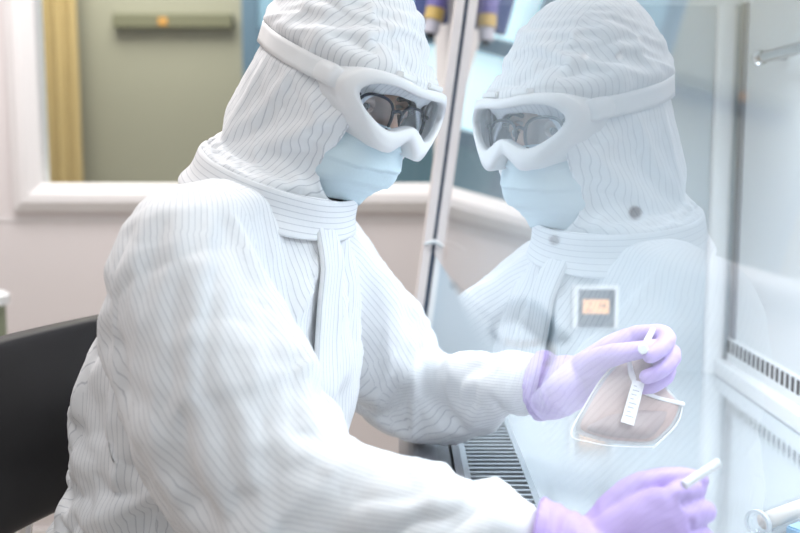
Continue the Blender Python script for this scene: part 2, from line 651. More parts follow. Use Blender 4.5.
obj('side_panel', bm, M['cab_side'], cab)
obj('ceiling_panel', boxbm((0.15, YN, ZC), (XB, YF, ZC + 0.03)), M['cab'], cab)
obj('upper_housing', boxbm((0.21, YN, ZC + 0.12), (XB, YF, 1.85)), M['cab_white'], cab)
obj('base_tray', boxbm((0.0, YN, 0.70), (XB, YF, 0.735)), M['dark_steel'], cab)
for yy in (YN + 0.02, YF - 0.03):
    for xx in (0.12, XB - 0.02):
        obj('leg', boxbm((xx - 0.025, yy - 0.025, 0.001), (xx + 0.025, yy + 0.025, 0.70), 0.004), M['mid_steel'], cab)
# cove in the rear corner: bright rounded strip, dark joint beside it
bm = bmesh.new()
loft(bm, [((XB - 0.027, YF - 0.006, z), V((1, 0, 0)), V((0, 1, 0)), 0.019, 0.012, 0.7) for z in (ZF, ZC)], 24)
obj('corner_trim', bm, M['cab_white'], cab)
bm = bmesh.new()
box(bm, (XB - 0.004, YF - 0.045, ZF), (XB, YF - 0.020, ZC))
obj('corner_seal', bm, M['mid_steel'], cab)
# rear exhaust slots
bm = bmesh.new()
ZV0, ZV1 = 0.838, 0.862
box(bm, (XB - 0.006, YN, ZF), (XB, YF - 0.02, ZV0), 0)
box(bm, (XB - 0.006, YN, ZV1), (XB, YF - 0.02, ZV1 + 0.004), 0)
box(bm, (XB - 0.0054, YN, ZV0), (XB, YF - 0.02, ZV1), 1)
y = YF - 0.04
while y > 0.9:
    box(bm, (XB - 0.006, y - 0.0034, ZV0), (XB - 0.0050, y + 0.0034, ZV1), 0)
    y -= 0.021
obj('rear_vent', bm, [M['cab_white'], M['black_hole']], cab, 'row of dark exhaust slots')
obj('rear_ledge', boxbm((XB - 0.03, YN, ZF), (XB - 0.006, YF - 0.02, ZF + 0.030), 0.004), M['cab_white'], cab)
# front air grille, bars along x
bm = bmesh.new()
G0, G1 = 0.085, 0.172
y = YN + 0.02
while y < YF - 0.02:
    r = box(bm, (G0 + 0.006, y - 0.0030, ZF - 0.012), (G1 - 0.006, y + 0.0030, ZF - 0.001))
    y += 0.0168
box(bm, (G0, YN, ZF - 0.02), (G0 + 0.008, YF, ZF))
box(bm, (G1 - 0.008, YN, ZF - 0.02), (G1, YF, ZF))
obj('front_grille', bm, M['steel'], cab, 'steel air intake grille with narrow slots')
obj('grille_trough', boxbm((G0, YN, 0.737), (G1, YF, 0.741)), M['black_hole'], cab)
bm = bmesh.new()
tube(bm, [(0.026, YN, ZF - 0.028), (0.026, YF - 0.001, ZF - 0.028)], 0.028, 24, dome=False)
box(bm, (0.026, YN, ZF - 0.03), (0.053, YF - 0.001, ZF))
obj('front_lip', bm, M['mid_steel'], cab)
obj('lip_plate', boxbm((0.053, YN, ZF - 0.02), (0.0705, YF - 0.001, ZF - 0.004)), M['dark_steel'], cab)
obj('grille_rim', boxbm((0.0745, YN, ZF - 0.02), (0.085, YF - 0.001, ZF - 0.001)), M['mid_steel'], cab)

# post along the far end of the sash, tilted with it
def post(x0, x1, y0, y1, z0, z1):
    bm = bmesh.new()
    rs = []
    for z in (z0, z1):
        g = glass_x(GY, z)
        rs.append([bm.verts.new((g + x0, y0, z)), bm.verts.new((g + x1, y0, z)), bm.verts.new((g + x1, y1, z)), bm.verts.new((g + x0, y1, z))])
    bridge(bm, rs[0], rs[1]); bm.faces.new(rs[0]); bm.faces.new(rs[1])
    bmesh.ops.bevel(bm, geom=bm.edges[:], offset=0.002, segments=2, affect='EDGES')
    return bm


obj('sash_post', post(-0.020, -0.003, GY + 0.004, YF + 0.045, 0.76, 1.85), M['post_white'], cab)
obj('sash_seal', post(-0.003, 0.006, GY + 0.010, YF + 0.04, 0.76, 1.85), M['seal'], cab)
obj('sash_guide', post(0.006, 0.018, GY + 0.006, YF + 0.045, 0.76, 1.85), M['cab_white'], cab)

# sash: one tilted sheet of glass 5 mm thick
bm = bmesh.new()
BN = 1.199
pl = [(GY, GZ), (GY, 1.6), (YN + 0.02, 1.6), (YN + 0.02, BN)]
nrm = V((1, -YAW, -TILT)).normalized()
fr_ = [bm.verts.new((glass_x(y, z), y, z)) for y, z in pl]
bk_ = [bm.verts.new(V((glass_x(y, z), y, z)) + nrm * 0.005) for y, z in pl]
bm.faces.new(fr_).material_index = 0
bm.faces.new(bk_).material_index = 1
for i in range(4):
    bm.faces.new((fr_[i], fr_[(i + 1) % 4], bk_[(i + 1) % 4], bk_[i])).material_index = 1
sash = obj('sash_glass', bm, [M['glass'], M['glass_clear']], cab, 'clear glass sash mirroring the seated person')


def sash_handle(y, z, s, m1, m2):
    """a curved steel wing clamped to the lower edge with a finger loop under it"""
    c = V((glass_x(y, z), y, z)) + nrm * 0.012
    bm = bmesh.new()
    pts = []
    for i in range(11):
        t = -1 + 2 * i / 10
        pts.append(c + V((0.027 * s * (t + 0.25), -0.004 * s * t, 0.007 * s * (1 - t * t) - 0.004 * s * t)))
    tube(bm, pts, [0.0035 * s + 0.0025 * s * (1 - abs(-1 + 0.2 * i)) for i in range(11)], 12, ref=(0, 1, 0), flat=0.7)
    h = obj('sash_handle', bm, m1, sash, smooth=True)
    bm = bmesh.new()
    tube(bm, [c + V((0.007 * s, 0, 0)), c + V((0.009 * s, 0, -0.012 * s)), c + V((0.008 * s, 0, -0.016 * s))], [0.004 * s, 0.004 * s, 0.003 * s], 12)
    obj('finger_peg', bm, m2, h, smooth=True)


sash_handle(GY - 0.01, GZ + 0.012, 1.3, M['cab_side'], M['mid_steel'])


def blurry_handle():
    c = P(527, 322, 0.60)
    k = 1.7
    g = V((glass_x(c.y, c.z), c.y, c.z))
    bm = bmesh.new()
    pts = []
    for i in range(13):
        t = i / 12
        pts.append(c + k * V((-0.012 + 0.027 * t, 0.0, 0.0065 * math.sin(PI * min(1, t * 1.35)) - 0.006 * t)))
    tube(bm, pts, [k * (0.0012 + 0.0022 * math.sin(PI * (i / 12))) for i in range(13)], 12, ref=(0, 1, 0), flat=1.6)
    tube(bm, [pts[0], pts[0] + k * V((-0.0012, 0, -0.004)), pts[0] + k * V((0.001, 0, -0.0075))], [k * 0.0014, k * 0.0016, k * 0.001], 10)
    tube(bm, [V((glass_x(c.y + 0.03, c.z + 0.02), c.y + 0.03, c.z + 0.02)), pts[0]], 0.0012, 10)
    h = obj('sash_handle', bm, M['teal'], sash, smooth=True)
    bm = bmesh.new()
    q = [c + k * V(t) for t in ((-0.008, 0, -0.0075), (-0.001, 0, -0.0085), (0.007, 0, -0.0075), (0.0095, 0, -0.010), (0.0095, 0, -0.014), (0.0075, 0, -0.0165))]
    q, r = smooth_path(q, [0.0009 * k] * 6)
    tube(bm, q, r, 10)
    obj('finger_loop', bm, mat('bronze_wire', (0.32, 0.24, 0.18), 0.4, 0.4), h, smooth=True)


blurry_handle()

# grey plugs on the far inner side wall; white discs stand in for reflected lights
for (px, py, r, m, nm) in ((555, 240, 0.0095, 'grey_plug', 'screw_plug'), (635, 212, 0.011, 'grey_plug', 'screw_plug'), (582, 58, 0.006, 'white_plastic', 'light_spot'), (615, 59, 0.006, 'white_plastic', 'light_spot')):
    c = P(px, py, 1.8); c.y = YF
    bm = bmesh.new()
    tube(bm, [c, c - V((0, 0.006, 0)), c - V((0, 0.009, 0))], [r, r, r * 0.7], 20, dome=False)
    obj(nm, bm, M[m], cab)
# hanging bar on the back panel
c = P(764, 58, 1.57); c.x = XB - 0.035
bm = bmesh.new()
tube(bm, [c, V((c.x, 0.2, c.z))], 0.0095, 18, dome=True)
tube(bm, [c + V((0, -0.02, 0)), V((XB, c.y - 0.02, c.z + 0.0))], 0.006, 12, dome=False)
tube(bm, [V((c.x, 0.25, c.z)), V((XB, 0.25, c.z))], 0.006, 12, dome=False)
tube(bm, [c + V((0, -0.006, 0)), c + V((0, 0.004, 0))], 0.0125, 18, dome=False)
obj('hanging_bar', bm, M['chrome'], cab, smooth=True)
# lamp under the ceiling, by the sash
bm = bmesh.new()
tube(bm, [(0.24, YN + 0.1, ZC - 0.02), (0.24, 1.1, ZC - 0.02)], 0.013, 16)
obj('lamp_tube', bm, M['tube_lamp'], cab, smooth=True)

# ================================================================== TIMER on the side wall
tl, br = P(575, 287, 1.79), P(621, 331, 1.79)
yt = YF
tm = thing('digital_timer', 'small white-framed timer with orange display behind the sash', 'timer', ((tl.x + br.x) / 2, yt, br.z))
x0, x1, z1, z0 = tl.x, br.x, tl.z, br.z
bm = bmesh.new()
w = 0.0085
box(bm, (x0, yt - 0.014, z0), (x0 + w * 1.15, yt - 0.001, z1))
box(bm, (x1 - w * 0.8, yt - 0.014, z0), (x1, yt - 0.001, z1))
box(bm, (x0 + w * 1.15, yt - 0.014, z1 - w * 0.8), (x1 - w * 0.8, yt - 0.001, z1))
obj('casing', bm, M['white_plastic'], tm)
obj('face_plate', boxbm((x0 + w, yt - 0.010, z0 + 0.002), (x1 - w * 0.8, yt - 0.002, z1 - w * 0.8)), M['timer_face'], tm)
da, db = P(586, 302, 1.78), P(613, 317, 1.78)
obj('display', boxbm((da.x, yt - 0.012, db.z), (db.x, yt - 0.009, da.z), 0.0015), M['lcd'], tm)


def text(body, x, z, y, h, m, parent, name):
    cu = bpy.data.curves.new('txt', 'FONT')
    cu.body = body; cu.size = h; cu.extrude = 0.0003
    o = bpy.data.objects.new('txt', cu); COL.objects.link(o)
    dg = bpy.context.evaluated_depsgraph_get(); dg.update()
    me = bpy.data.meshes.new_from_object(o.evaluated_get(dg))
    bpy.data.objects.remove(o)
    me.transform(Matrix.Translation((x, y, z)) @ Matrix.Rotation(PI / 2, 4, 'X'))
    return obj(name, me, m, parent)


dw, dh = db.x - da.x, da.z - db.z
text('1', da.x + dw * 0.22, db.z + dh * 0.60, yt - 0.0125, dh * 0.40, M['ink'], tm, 'display_digits')
text('16', da.x + dw * 0.58, db.z + dh * 0.42, yt - 0.0125, dh * 0.55, M['ink'], tm, 'display_digits')
text('05', da.x + dw * 0.16, db.z + dh * 0.10, yt - 0.0125, dh * 0.32, M['ink'], tm, 'display_digits')

# ================================================================== CHAIR
FB = V((0.90, -0.43, 0)).normalized()          # the way the trunk faces
LB = V((0.43, 0.90, 0)).normalized()           # the person's left
UZ = V((0, 0, 1))
SC = V((-0.235, 1.145, 0))                     # trunk axis on the floor
ch = thing('office_chair', 'black padded swivel chair the person sits on', 'chair', (SC.x - 0.06, SC.y, 0))


def curved_pad(cx, half, z0, z1, bow, th):
    bm = bmesh.new()
    n = 24
    rs = []
    for i in range(n + 1):
        t = -1 + 2 * i / n
        edge = (1 - abs(t) ** 8) ** 0.5 if abs(t) < 1 else 0.02
        edge = max(edge, 0.05)
        c = cx + LB * (half * t) + FB * (bow * t * t)
        zc, hz = (z0 + z1) / 2, (z1 - z0) / 2 * (0.80 + 0.20 * edge)
        rs.append(ring(bm, c + UZ * zc, UZ, FB, hz, th * (0.4 + 0.6 * edge), 28, 0.32))
    for a_, b_ in zip(rs, rs[1:]):
        bridge(bm, a_, b_)
    cap(bm, rs[0]); cap(bm, rs[-1])
    return bm


BC = SC - FB * 0.232
obj('backrest', curved_pad(BC, 0.27, 0.748, 0.992, 0.03, 0.022), M['chair'], ch, smooth=True)
bm = bmesh.new()
loft(bm, [(SC - FB * 0.02 + UZ * z, FB, LB, ra, rb, 0.55) for z, ra, rb in ((0.365, 0.20, 0.21), (0.375, 0.222, 0.235), (0.405, 0.225, 0.24), (0.425, 0.215, 0.23), (0.432, 0.19, 0.21))], 48)
obj('seat', bm, M['chair'], ch, smooth=True)
for s in (-0.05, 0.05):
    bm = bmesh.new()
    b0 = BC - FB * 0.022 + LB * s
    tube(bm, *smooth_path([b0 + UZ * 0.80, b0 + UZ * 0.62 - FB * 0.02, b0 + UZ * 0.38 + FB * 0.05, SC + LB * s + UZ * 0.360], [0.009] * 4), 12)
    obj('back_bar', bm, M['chrome'], ch, smooth=True)
bm = bmesh.new()
tube(bm, [SC + UZ * 0.08, SC + UZ * 0.37], [0.028, 0.025], 20, dome=False)
obj('gas_stem', bm, M['chrome'], ch, smooth=True)
for k in range(5):
    an = k * 2 * PI / 5 + 0.3
    d = V((math.cos(an), math.sin(an), 0))
    bm = bmesh.new()
    tube(bm, [SC + UZ * 0.09, SC + d * 0.28 + UZ * 0.075], [0.026, 0.016], 12, flat=1.2)
    lg = obj('base_arm', bm, M['chrome'], ch, smooth=True)
    bm = bmesh.new()
    tn = d.cross(UZ)
    tube(bm, [SC + d * 0.28 + UZ * 0.031 - tn * 0.012, SC + d * 0.28 + UZ * 0.031 + tn * 0.012], 0.03, 18, dome=False)
    obj('caster', bm, M['chair_base'], lg)

# ================================================================== PERSON
per = thing('person', 'person in white striped cleanroom suit, goggles, mask and lilac gloves, seated at cabinet', 'person', (SC.x, SC.y, 0))

# head frame
yaw, pit, rol = math.radians(42), math.radians(15), math.radians(-11)
HF = V((math.cos(yaw) * math.cos(pit), -math.sin(yaw) * math.cos(pit), -math.sin(pit)))
HL = V((math.sin(yaw), math.cos(yaw), 0))
HU = HF.cross(HL).normalized()
Rr = Matrix.Rotation(rol, 3, HF)
HL = Rr @ HL; HU = Rr @ HU
HC = P(336, 89, 1.15)


def H(f, l, u):
    return HC + HF * f + HL * l + HU * u


# joints
Rsh, Rel, Rwr = P(181, 262, 1.00), P(300, 484, 0.94), P(546, 549, 0.875)
Lsh, Lel, Lwr = P(318, 250, 1.31), P(400, 370, 1.40), P(548, 386, 1.225)
NB = V((-0.145, 1.150, 1.17))
RH = SC + V((0, 0, 0.575)) - LB * 0.09
LH = SC + V((0, 0, 0.575)) + LB * 0.09
RK = RH + FB * 0.40 - LB * 0.05 + UZ * -0.02
LK = LH + FB * 0.40 + LB * 0.05 + UZ * -0.02
RK.x = min(RK.x, 0.30); LK.x = min(LK.x, 0.30)
RA = V((RK.x - 0.03, RK.y, 0.09)); LA = V((LK.x - 0.03, LK.y, 0.09))


# ---------------------------------------------------------------- hands
def hand_parts(wr, D, Nn, side, curls, thumb, k=1.0, spread=0.0, fall=None):
    """tubes of a hand: wrist, D towards the fingers, Nn out of the back of the hand, Sd towards the thumb"""
    D = D.normalized()
    Nn = (Nn - D * Nn.dot(D)).normalized()
    Sd = D.cross(Nn).normalized() * side
    def T(d, n, s):
        return wr + D * d + Nn * n + Sd * s
    parts = []
    parts.append(('palm', [(T(0.000, 0, 0), 0.030, 0.024), (T(0.025, 0.001, 0.000), 0.034, 0.022), (T(0.055, 0.002, 0.0), 0.041, 0.020), (T(0.085, 0.002, 0.0), 0.043, 0.017), (T(0.097, 0.001, 0.0), 0.038, 0.014)], Sd, Nn))
    base = [(0.094, 0.031), (0.099, 0.0105), (0.094, -0.0105), (0.084, -0.0305)]
    lens = [(0.044, 0.027, 0.021), (0.048, 0.031, 0.022), (0.044, 0.029, 0.022), (0.035, 0.021, 0.019)]
    rad = [0.0105, 0.0108, 0.0103, 0.0092]
    ends = []
    for i in range(4):
        d0, s0 = base[i]
        p = T(d0 - 0.02, 0.0, s0 * 0.93)
        pts = [p, T(d0, 0.001, s0)]
        ang = 0.0
        for j in range(3):
            ang += curls[i][j]
            sp = (curls[i][3] if len(curls[i]) > 3 else 0)
            dr = D * math.cos(ang) - Nn * math.sin(ang) + Sd * (sp * 0.5)
            pts.append(pts[-1] + dr.normalized() * lens[i][j])
        r = [rad[i] * 1.05, rad[i] * 1.10, rad[i] * 1.02, rad[i] * 0.92, rad[i] * 0.80]
        # round the knuckles a little
        q, rr = smooth_path(pts, [x * k for x in r], 3)
        parts.append(('finger', q, rr))
        ends.append(pts)
    tp = [T(*t) for t in thumb]
    q, rr = smooth_path(tp, [0.017 * k, 0.0145 * k, 0.0115 * k, 0.0095 * k][:len(tp)], 3)
    parts.append(('thumb', q, rr))
    ends.append(tp)
    return parts, ends, T


def hand_mesh(parts, cuff=None, bm=None, k=1.0):
    bm = bm or bmesh.new()
    for p in parts:
        if p[0] == 'palm':
            loft(bm, [(c, p[2], p[3], a_ * k, b_ * k, 0.8) for c, a_, b_ in p[1]], 24)
        else:
            tube(bm, p[1], [x * k for x in p[2]], 14)
    if cuff:
        tube(bm, cuff[0], cuff[1], 24, dome=False)
    return bm


# right hand: thumb up, back of the hand to the camera, fist closed on a stick
rD = (P(692, 508, 0.865) - Rwr)
rN = V((-0.10, -0.90, 0.42))
cr = math.radians
r_curls = [(cr(52), cr(78), cr(50), 0.1), (cr(60), cr(85), cr(55), 0.05), (cr(64), cr(88), cr(60)), (cr(66), cr(88), cr(60), -0.05)]
r_th = [(0.022, -0.006, 0.024), (0.060, -0.012, 0.046), (0.098, -0.022, 0.048), (0.126, -0.030, 0.040)]
RWh = Rwr + (Rwr - Rel).normalized() * 0.035
rparts, rends, rT = hand_parts(RWh, rD, rN, -1, r_curls, r_th)
if (rT(0, 0, 1) - rT(0, 0, 0)).z < 0:
    rparts, rends, rT = hand_parts(RWh, rD, rN, 1, r_curls, r_th)
# left hand: thumb up, palm to the camera, pinching the top of the bag
lD = (P(652, 345, 1.20) - P(567, 380, 1.225))
lN = V((-0.05, 0.95, 0.28))
l_curls = [(cr(40), cr(70), cr(45), 0.05), (cr(55), cr(72), cr(50)), (cr(66), cr(78), cr(50)), (cr(70), cr(80), cr(50))]
l_th = [(0.022, -0.010, 0.024), (0.055, -0.030, 0.036), (0.090, -0.040, 0.034), (0.117, -0.040, 0.026)]
LWh = Lwr + (Lwr - Lel).normalized() * 0.008 + V((0.028, 0, 0.006))
lparts, lends, lT = hand_parts(LWh, lD, lN, 1, l_curls, l_th)
if (lT(0, 0, 1) - lT(0, 0, 0)).z < 0:
    lparts, lends, lT = hand_parts(LWh, lD, lN, -1, l_curls, l_th)

# ---------------------------------------------------------------- body under the clothes, one skin
bm = bmesh.new()
ellipsoid(bm, H(-0.008, 0, 0.03), (HF, HL, HU), (0.094, 0.073, 0.105))
ellipsoid(bm, H(0.028, 0, -0.045), (HF, HL, HU), (0.060, 0.058, 0.075))
ellipsoid(bm, H(0.055, 0, -0.098), (HF, HL, HU), (0.026, 0.030, 0.020))
tube(bm, [H(0.082, 0, 0.012), H(0.098, 0, -0.018), H(0.107, 0, -0.040)], [0.009, 0.011, 0.013], 14)
for s in (-1, 1):
    ellipsoid(bm, H(0.096, s * 0.013, -0.046), (HF, HL, HU), (0.010, 0.009, 0.008))
    tube(bm, [H(0.080, s * 0.012, 0.012), H(0.079, s * 0.034, 0.016), H(0.062, s * 0.055, 0.010)], [0.008, 0.009, 0.008], 12)
    ellipsoid(bm, H(0.060, s * 0.040, -0.030), (HF, HL, HU), (0.022, 0.022, 0.018))
    ellipsoid(bm, H(-0.008, s * 0.076, -0.005), (HF, HL, HU), (0.016, 0.006, 0.030))
    tube(bm, [H(0.083, s * 0.0, -0.068), H(0.076, s * 0.020, -0.070)], [0.007, 0.004], 10)
tube(bm, [NB - UZ * 0.04, H(-0.02, 0, -0.07)], [0.054, 0.054], 20)
body_secs = [(0.52, 0.0, 0.155, 0.115), (0.60, 0, 0.165, 0.12), (0.72, 0, 0.145, 0.105), (0.85, 0.0, 0.135, 0.10), (0.97, 0.0, 0.15, 0.105), (1.06, 0.0, 0.145, 0.095), (1.11, 0.0, 0.09, 0.075)]


def tc(z):
    """centre of the trunk at height z: leaning forward"""
    t = max(0.0, min(1.0, (z - 0.55) / 0.62))
    return V((SC.x - 0.042 + 0.132 * t ** 2.0, SC.y + 0.005 * t, z))


loft(bm, [(tc(z), LB, FB, a_, b_) for z, _, a_, b_ in body_secs], 32)
for sh, el, wr in ((Rsh, Rel, RWh), (Lsh, Lel, LWh)):
    tube(bm, [NB - UZ * 0.07, sh], [0.045, 0.055], 16)
    tube(bm, *smooth_path([sh, (sh + el) / 2, el, (el + wr) / 2, wr], [0.045, 0.040, 0.033, 0.029, 0.024]), 16)
for hp, kn, an in ((RH, RK, RA), (LH, LK, LA)):
    tube(bm, *smooth_path([hp, (hp + kn) / 2, kn], [0.085, 0.075, 0.055]), 18)
    tube(bm, *smooth_path([kn, (kn + an) / 2, an], [0.052, 0.050, 0.034]), 16)
    tube(bm, [an, an + FB * 0.10 - UZ * 0.055, an + FB * 0.16 - UZ * 0.06], [0.034, 0.028, 0.02], 12)
hand_mesh(rparts, None, bm, 0.80)
hand_mesh(lparts, None, bm, 0.80)
body = obj('body', fuse(bm, 0.0042, 4), M['skin'], per, smooth=True)

# eyes and brows
for s in (-1, 1):
    bm = bmesh.new()
    ellipsoid(bm, H(0.0735, s * 0.031, -0.006), (HF, HL, HU), (0.0125, 0.0125, 0.0125))
    e = obj('eye', bm, M['eye_white'], per, smooth=True)
    bm = bmesh.new()
    ellipsoid(bm, H(0.0825, s * 0.031 - 0.001, -0.0095), (HF, HL, HU), (0.005, 0.0065, 0.0065), 16)
    obj('iris', bm, M['iris'], e, smooth=True)
    bm = bmesh.new()
    q, r = smooth_path([H(0.083, s * 0.018, -0.005), H(0.0868, s * 0.031, -0.0002), H(0.079, s * 0.045, -0.005)], [0.0025, 0.0046, 0.0025])
    tube(bm, q, r, 10)
    q, r = smooth_path([H(0.082, s * 0.018, -0.010), H(0.0835, s * 0.031, -0.015), H(0.077, s * 0.044, -0.009)], [0.0025, 0.0035, 0.0025])
    tube(bm, q, r, 10)
    obj('eyelid', bm, M['skin'], e, smooth=True)
    bm = bmesh.new()
    q, r = smooth_path([H(0.0885, s * 0.014, 0.011), H(0.0885, s * 0.028, 0.015), H(0.078, s * 0.048, 0.011)], [0.0028, 0.0034, 0.002])
    tube(bm, q, r, 10, flat=0.6)
    obj('eyebrow', bm, M['hair'], per, smooth=True)
# a cap of black hair under the hood
bm = bmesh.new()
ellipsoid(bm, H(-0.014, 0, 0.045), (HF, HL, HU), (0.094, 0.076, 0.098))
obj('hair', bm, M['hair'], per, smooth=True)

# ---------------------------------------------------------------- coverall
bm = bmesh.new()
cov_secs = [(0.50, 0.185, 0.155), (0.58, 0.200, 0.165), (0.68, 0.185, 0.155), (0.80, 0.175, 0.148), (0.90, 0.175, 0.145), (0.99, 0.180, 0.145), (1.06, 0.168, 0.134), (1.11, 0.140, 0.115), (1.145, 0.088, 0.082), (1.165, 0.072, 0.068)]
loft(bm, [(tc(z), LB, FB, a_, b_) for z, a_, b_ in cov_secs], 44)
rarm_p, rarm_r = smooth_path([NB - UZ * 0.058 - LB * 0.04, Rsh + V((0.0, 0.01, -0.01)), (Rsh * 0.5 + Rel * 0.5) + V((-0.012, 0, -0.015)), Rel, (Rel * 0.45 + Rwr * 0.55), Rwr - (Rwr - Rel).normalized() * 0.034],
                             [0.068, 0.084, 0.094, 0.083, 0.062, 0.041], 5)
larm_p, larm_r = smooth_path([NB - UZ * 0.072 + LB * 0.04, Lsh, (Lsh * 0.5 + Lel * 0.5) + V((0.018, 0, 0.0)), Lel + V((0.01, 0, 0)), (Lel * 0.45 + Lwr * 0.55), Lwr - (Lwr - Lel).normalized() * 0.030],
                             [0.066, 0.074, 0.072, 0.056, 0.045, 0.039], 5)
tube(bm, rarm_p, rarm_r, 28)
tube(bm, larm_p, larm_r, 28)
legs = []
for hp, kn, an in ((RH, RK, RA), (LH, LK, LA)):
    p1, r1 = smooth_path([hp, (hp + kn) / 2, kn], [0.105, 0.10, 0.080], 4)
    p2, r2 = smooth_path([kn, (kn + an) / 2, an + UZ * 0.02], [0.078, 0.076, 0.062], 4)
    tube(bm, p1, r1, 24); tube(bm, p2, r2, 24)
    legs += [(p1, r1), (p2, r2)]
cov = fuse(bm, 0.0115, 4)
torso_p = [tc(z) for z in (0.46, 0.6, 0.72, 0.84, 0.96, 1.06, 1.14, 1.22)]
chains = [Chain(torso_p, [0.17, 0.18, 0.17, 0.16, 0.165, 0.16, 0.12, 0.09], FB, 0.165),
          Chain(rarm_p[5:], rarm_r[5:], (0, 0, 1), 0.085), Chain(larm_p[5:], larm_r[5:], (0, 0, 1), 0.072)]
for p1, r1 in legs:
    chains.append(Chain(p1, r1, LB, 0.09))
cdir = [(V((0.8, -0.1, 0.55)), 5, 17), (V((0.55, 0.3, -0.8)), 5, 19), (V((0.1, 0.5, 0.9)), 6, 22)]


def facets(p, e1, along, across, seed):
    """crumpled cloth: flat tilted facets meeting in creases"""
    e1 = e1.normalized()
    e2 = e1.orthogonal().normalized()
    e3 = e1.cross(e2)
    q = V((p.dot(e1) * along, p.dot(e2) * across, p.dot(e3) * across)) + V((seed, seed * 0.7, -seed))
    d, c = noise.voronoi(q)
    r = noise.random_unit_vector() if False else V((math.sin(c[0].x * 91.7 + c[0].y * 13.1), math.sin(c[0].y * 71.3 + c[0].z * 37.7), math.sin(c[0].z * 53.9 + c[0].x * 29.3)))
    e = min(1.0, (d[1] - d[0]) * 3.2)
    return (q - c[0]).dot(r) * e + 0.35 * e


def crease(p, amp):
    w_ = p + V((noise.noise(p * 11), noise.noise(p * 11 + V((5, 5, 5))), noise.noise(p * 11 - V((7, 2, 1))))) * 0.012
    h = 1.15 * facets(w_, V((0.75, -0.1, 0.6)), 5, 9.5, 3.3) + 0.30 * facets(w_, V((0.5, 0.3, -0.8)), 13, 22, 8.1)
    q = p + V((3.1, 1.7, -2.2))
    m_ = max(0, min(1.0, noise.noise(p * 6 + V((9, 0, 5))) * 1.8 + 0.3))
    h += 1.0 * m_ * (ridged(q, V((0.1, 0.5, 0.9)), 5, 15) ** 2.5 - 0.2)
    h += 0.5 * noise.noise(p * 8)
    return amp * h


elb = [Rel, Lel]


def drape(me, gap, slack, frames_, pin, stiff=8.0, bend=0.15, self_hit=False):
    """let the cloth settle on the padded body so that it falls into real folds"""
    col_me = me.copy()
    ns = [v.normal.copy() for v in col_me.vertices]
    for v, n_ in zip(col_me.vertices, ns):
        v.co -= n_ * gap
    co_ = bpy.data.objects.new('tmp_collider', col_me); COL.objects.link(co_)
    co_.modifiers.new('c', 'COLLISION')
    co_.collision.thickness_outer = 0.002
    co_.collision.thickness_inner = 0.01
    co_.collision.cloth_friction = 12
    cl_ = bpy.data.objects.new('tmp_cloth', me); COL.objects.link(cl_)
    vg = cl_.vertex_groups.new(name='pin')
    for v in me.vertices:
        w_ = pin(v.co)
        if w_ > 0:
            vg.add([v.index], w_, 'REPLACE')
    md = cl_.modifiers.new('cloth', 'CLOTH')
    st_ = md.settings
    st_.quality = 6
    st_.mass = 0.12
    st_.tension_stiffness = stiff; st_.compression_stiffness = stiff; st_.shear_stiffness = stiff * 0.5
    st_.bending_stiffness = bend
    st_.air_damping = 2
    st_.vertex_group_mass = 'pin'
    st_.shrink_min = -slack
    st_.shrink_max = -slack
    st_.effector_weights.gravity = 0.7
    md.collision_settings.distance_min = 0.002
    md.collision_settings.collision_quality = 3
    md.collision_settings.use_self_collision = self_hit
    md.collision_settings.self_distance_min = 0.002
    md.point_cache.frame_start = 1
    md.point_cache.frame_end = frames_ + 1
    S.frame_start = 1; S.frame_end = frames_ + 1
    for f_ in range(1, frames_ + 1):
        S.frame_set(f_)
    dg = bpy.context.evaluated_depsgraph_get()
    res = bpy.data.meshes.new_from_object(cl_.evaluated_get(dg))
    bpy.data.objects.remove(cl_); bpy.data.objects.remove(co_)
    S.frame_set(1)
    return res


def subdivided(me):
    o_ = bpy.data.objects.new('tmp', me); COL.objects.link(o_)
    o_.modifiers.new('s', 'SUBSURF').levels = 1
    dg = bpy.context.evaluated_depsgraph_get(); dg.update()
    res = bpy.data.meshes.new_from_object(o_.evaluated_get(dg))
    bpy.data.objects.remove(o_)
    return res


def cov_pin(p):
    w_ = 0
    for c_ in (Rwr, Lwr):
        w_ = max(w_, 1 - max(0, (p - c_).length - 0.05) / 0.03)
    if p.z > 1.15:
        w_ = max(w_, (p.z - 1.15) / 0.02)
    if p.z < 0.80:
        w_ = max(w_, (0.80 - p.z) / 0.1)
    return max(0, min(1, w_))


import time
_t = time.time()
for v, n_ in zip(cov.vertices, [v.normal.copy() for v in cov.vertices]):
    v.co += n_ * 0.002
cov = drape(cov, 0.020, 0.075, 20, cov_pin, 15.0, 1.2)
cov = subdivided(cov)
print('DRAPE', time.time() - _t, len(cov.vertices))


def cov_disp(p, n):
    a_ = 0.0090
    for e in elb:
        a_ += 0.0005 * math.exp(-((p - e).length / 0.10) ** 2)
    a_ *= 1 - 0.65 * max(0, min(1, (p.z - 1.07) / 0.06))
    for w_ in (Rwr, Lwr):
        d = (p - w_).length
        a_ *= 1 - 0.6 * math.exp(-(d / 0.05) ** 2)
    return crease(p, a_)


displace(cov, cov_disp)
for v in cov.vertices:                      # the sleeves rest on the cabinet's front lip
    if v.co.x > -0.012 and 0.70 < v.co.z < 0.7985:
        v.co.z = 0.7985
stripe_uv(cov, chains)
coverall = obj('coverall', cov, M['cloth'], per, smooth=True)
bv = BVHTree.FromPolygons([v.co for v in cov.vertices], [tuple(p.vertices) for p in cov.polygons])


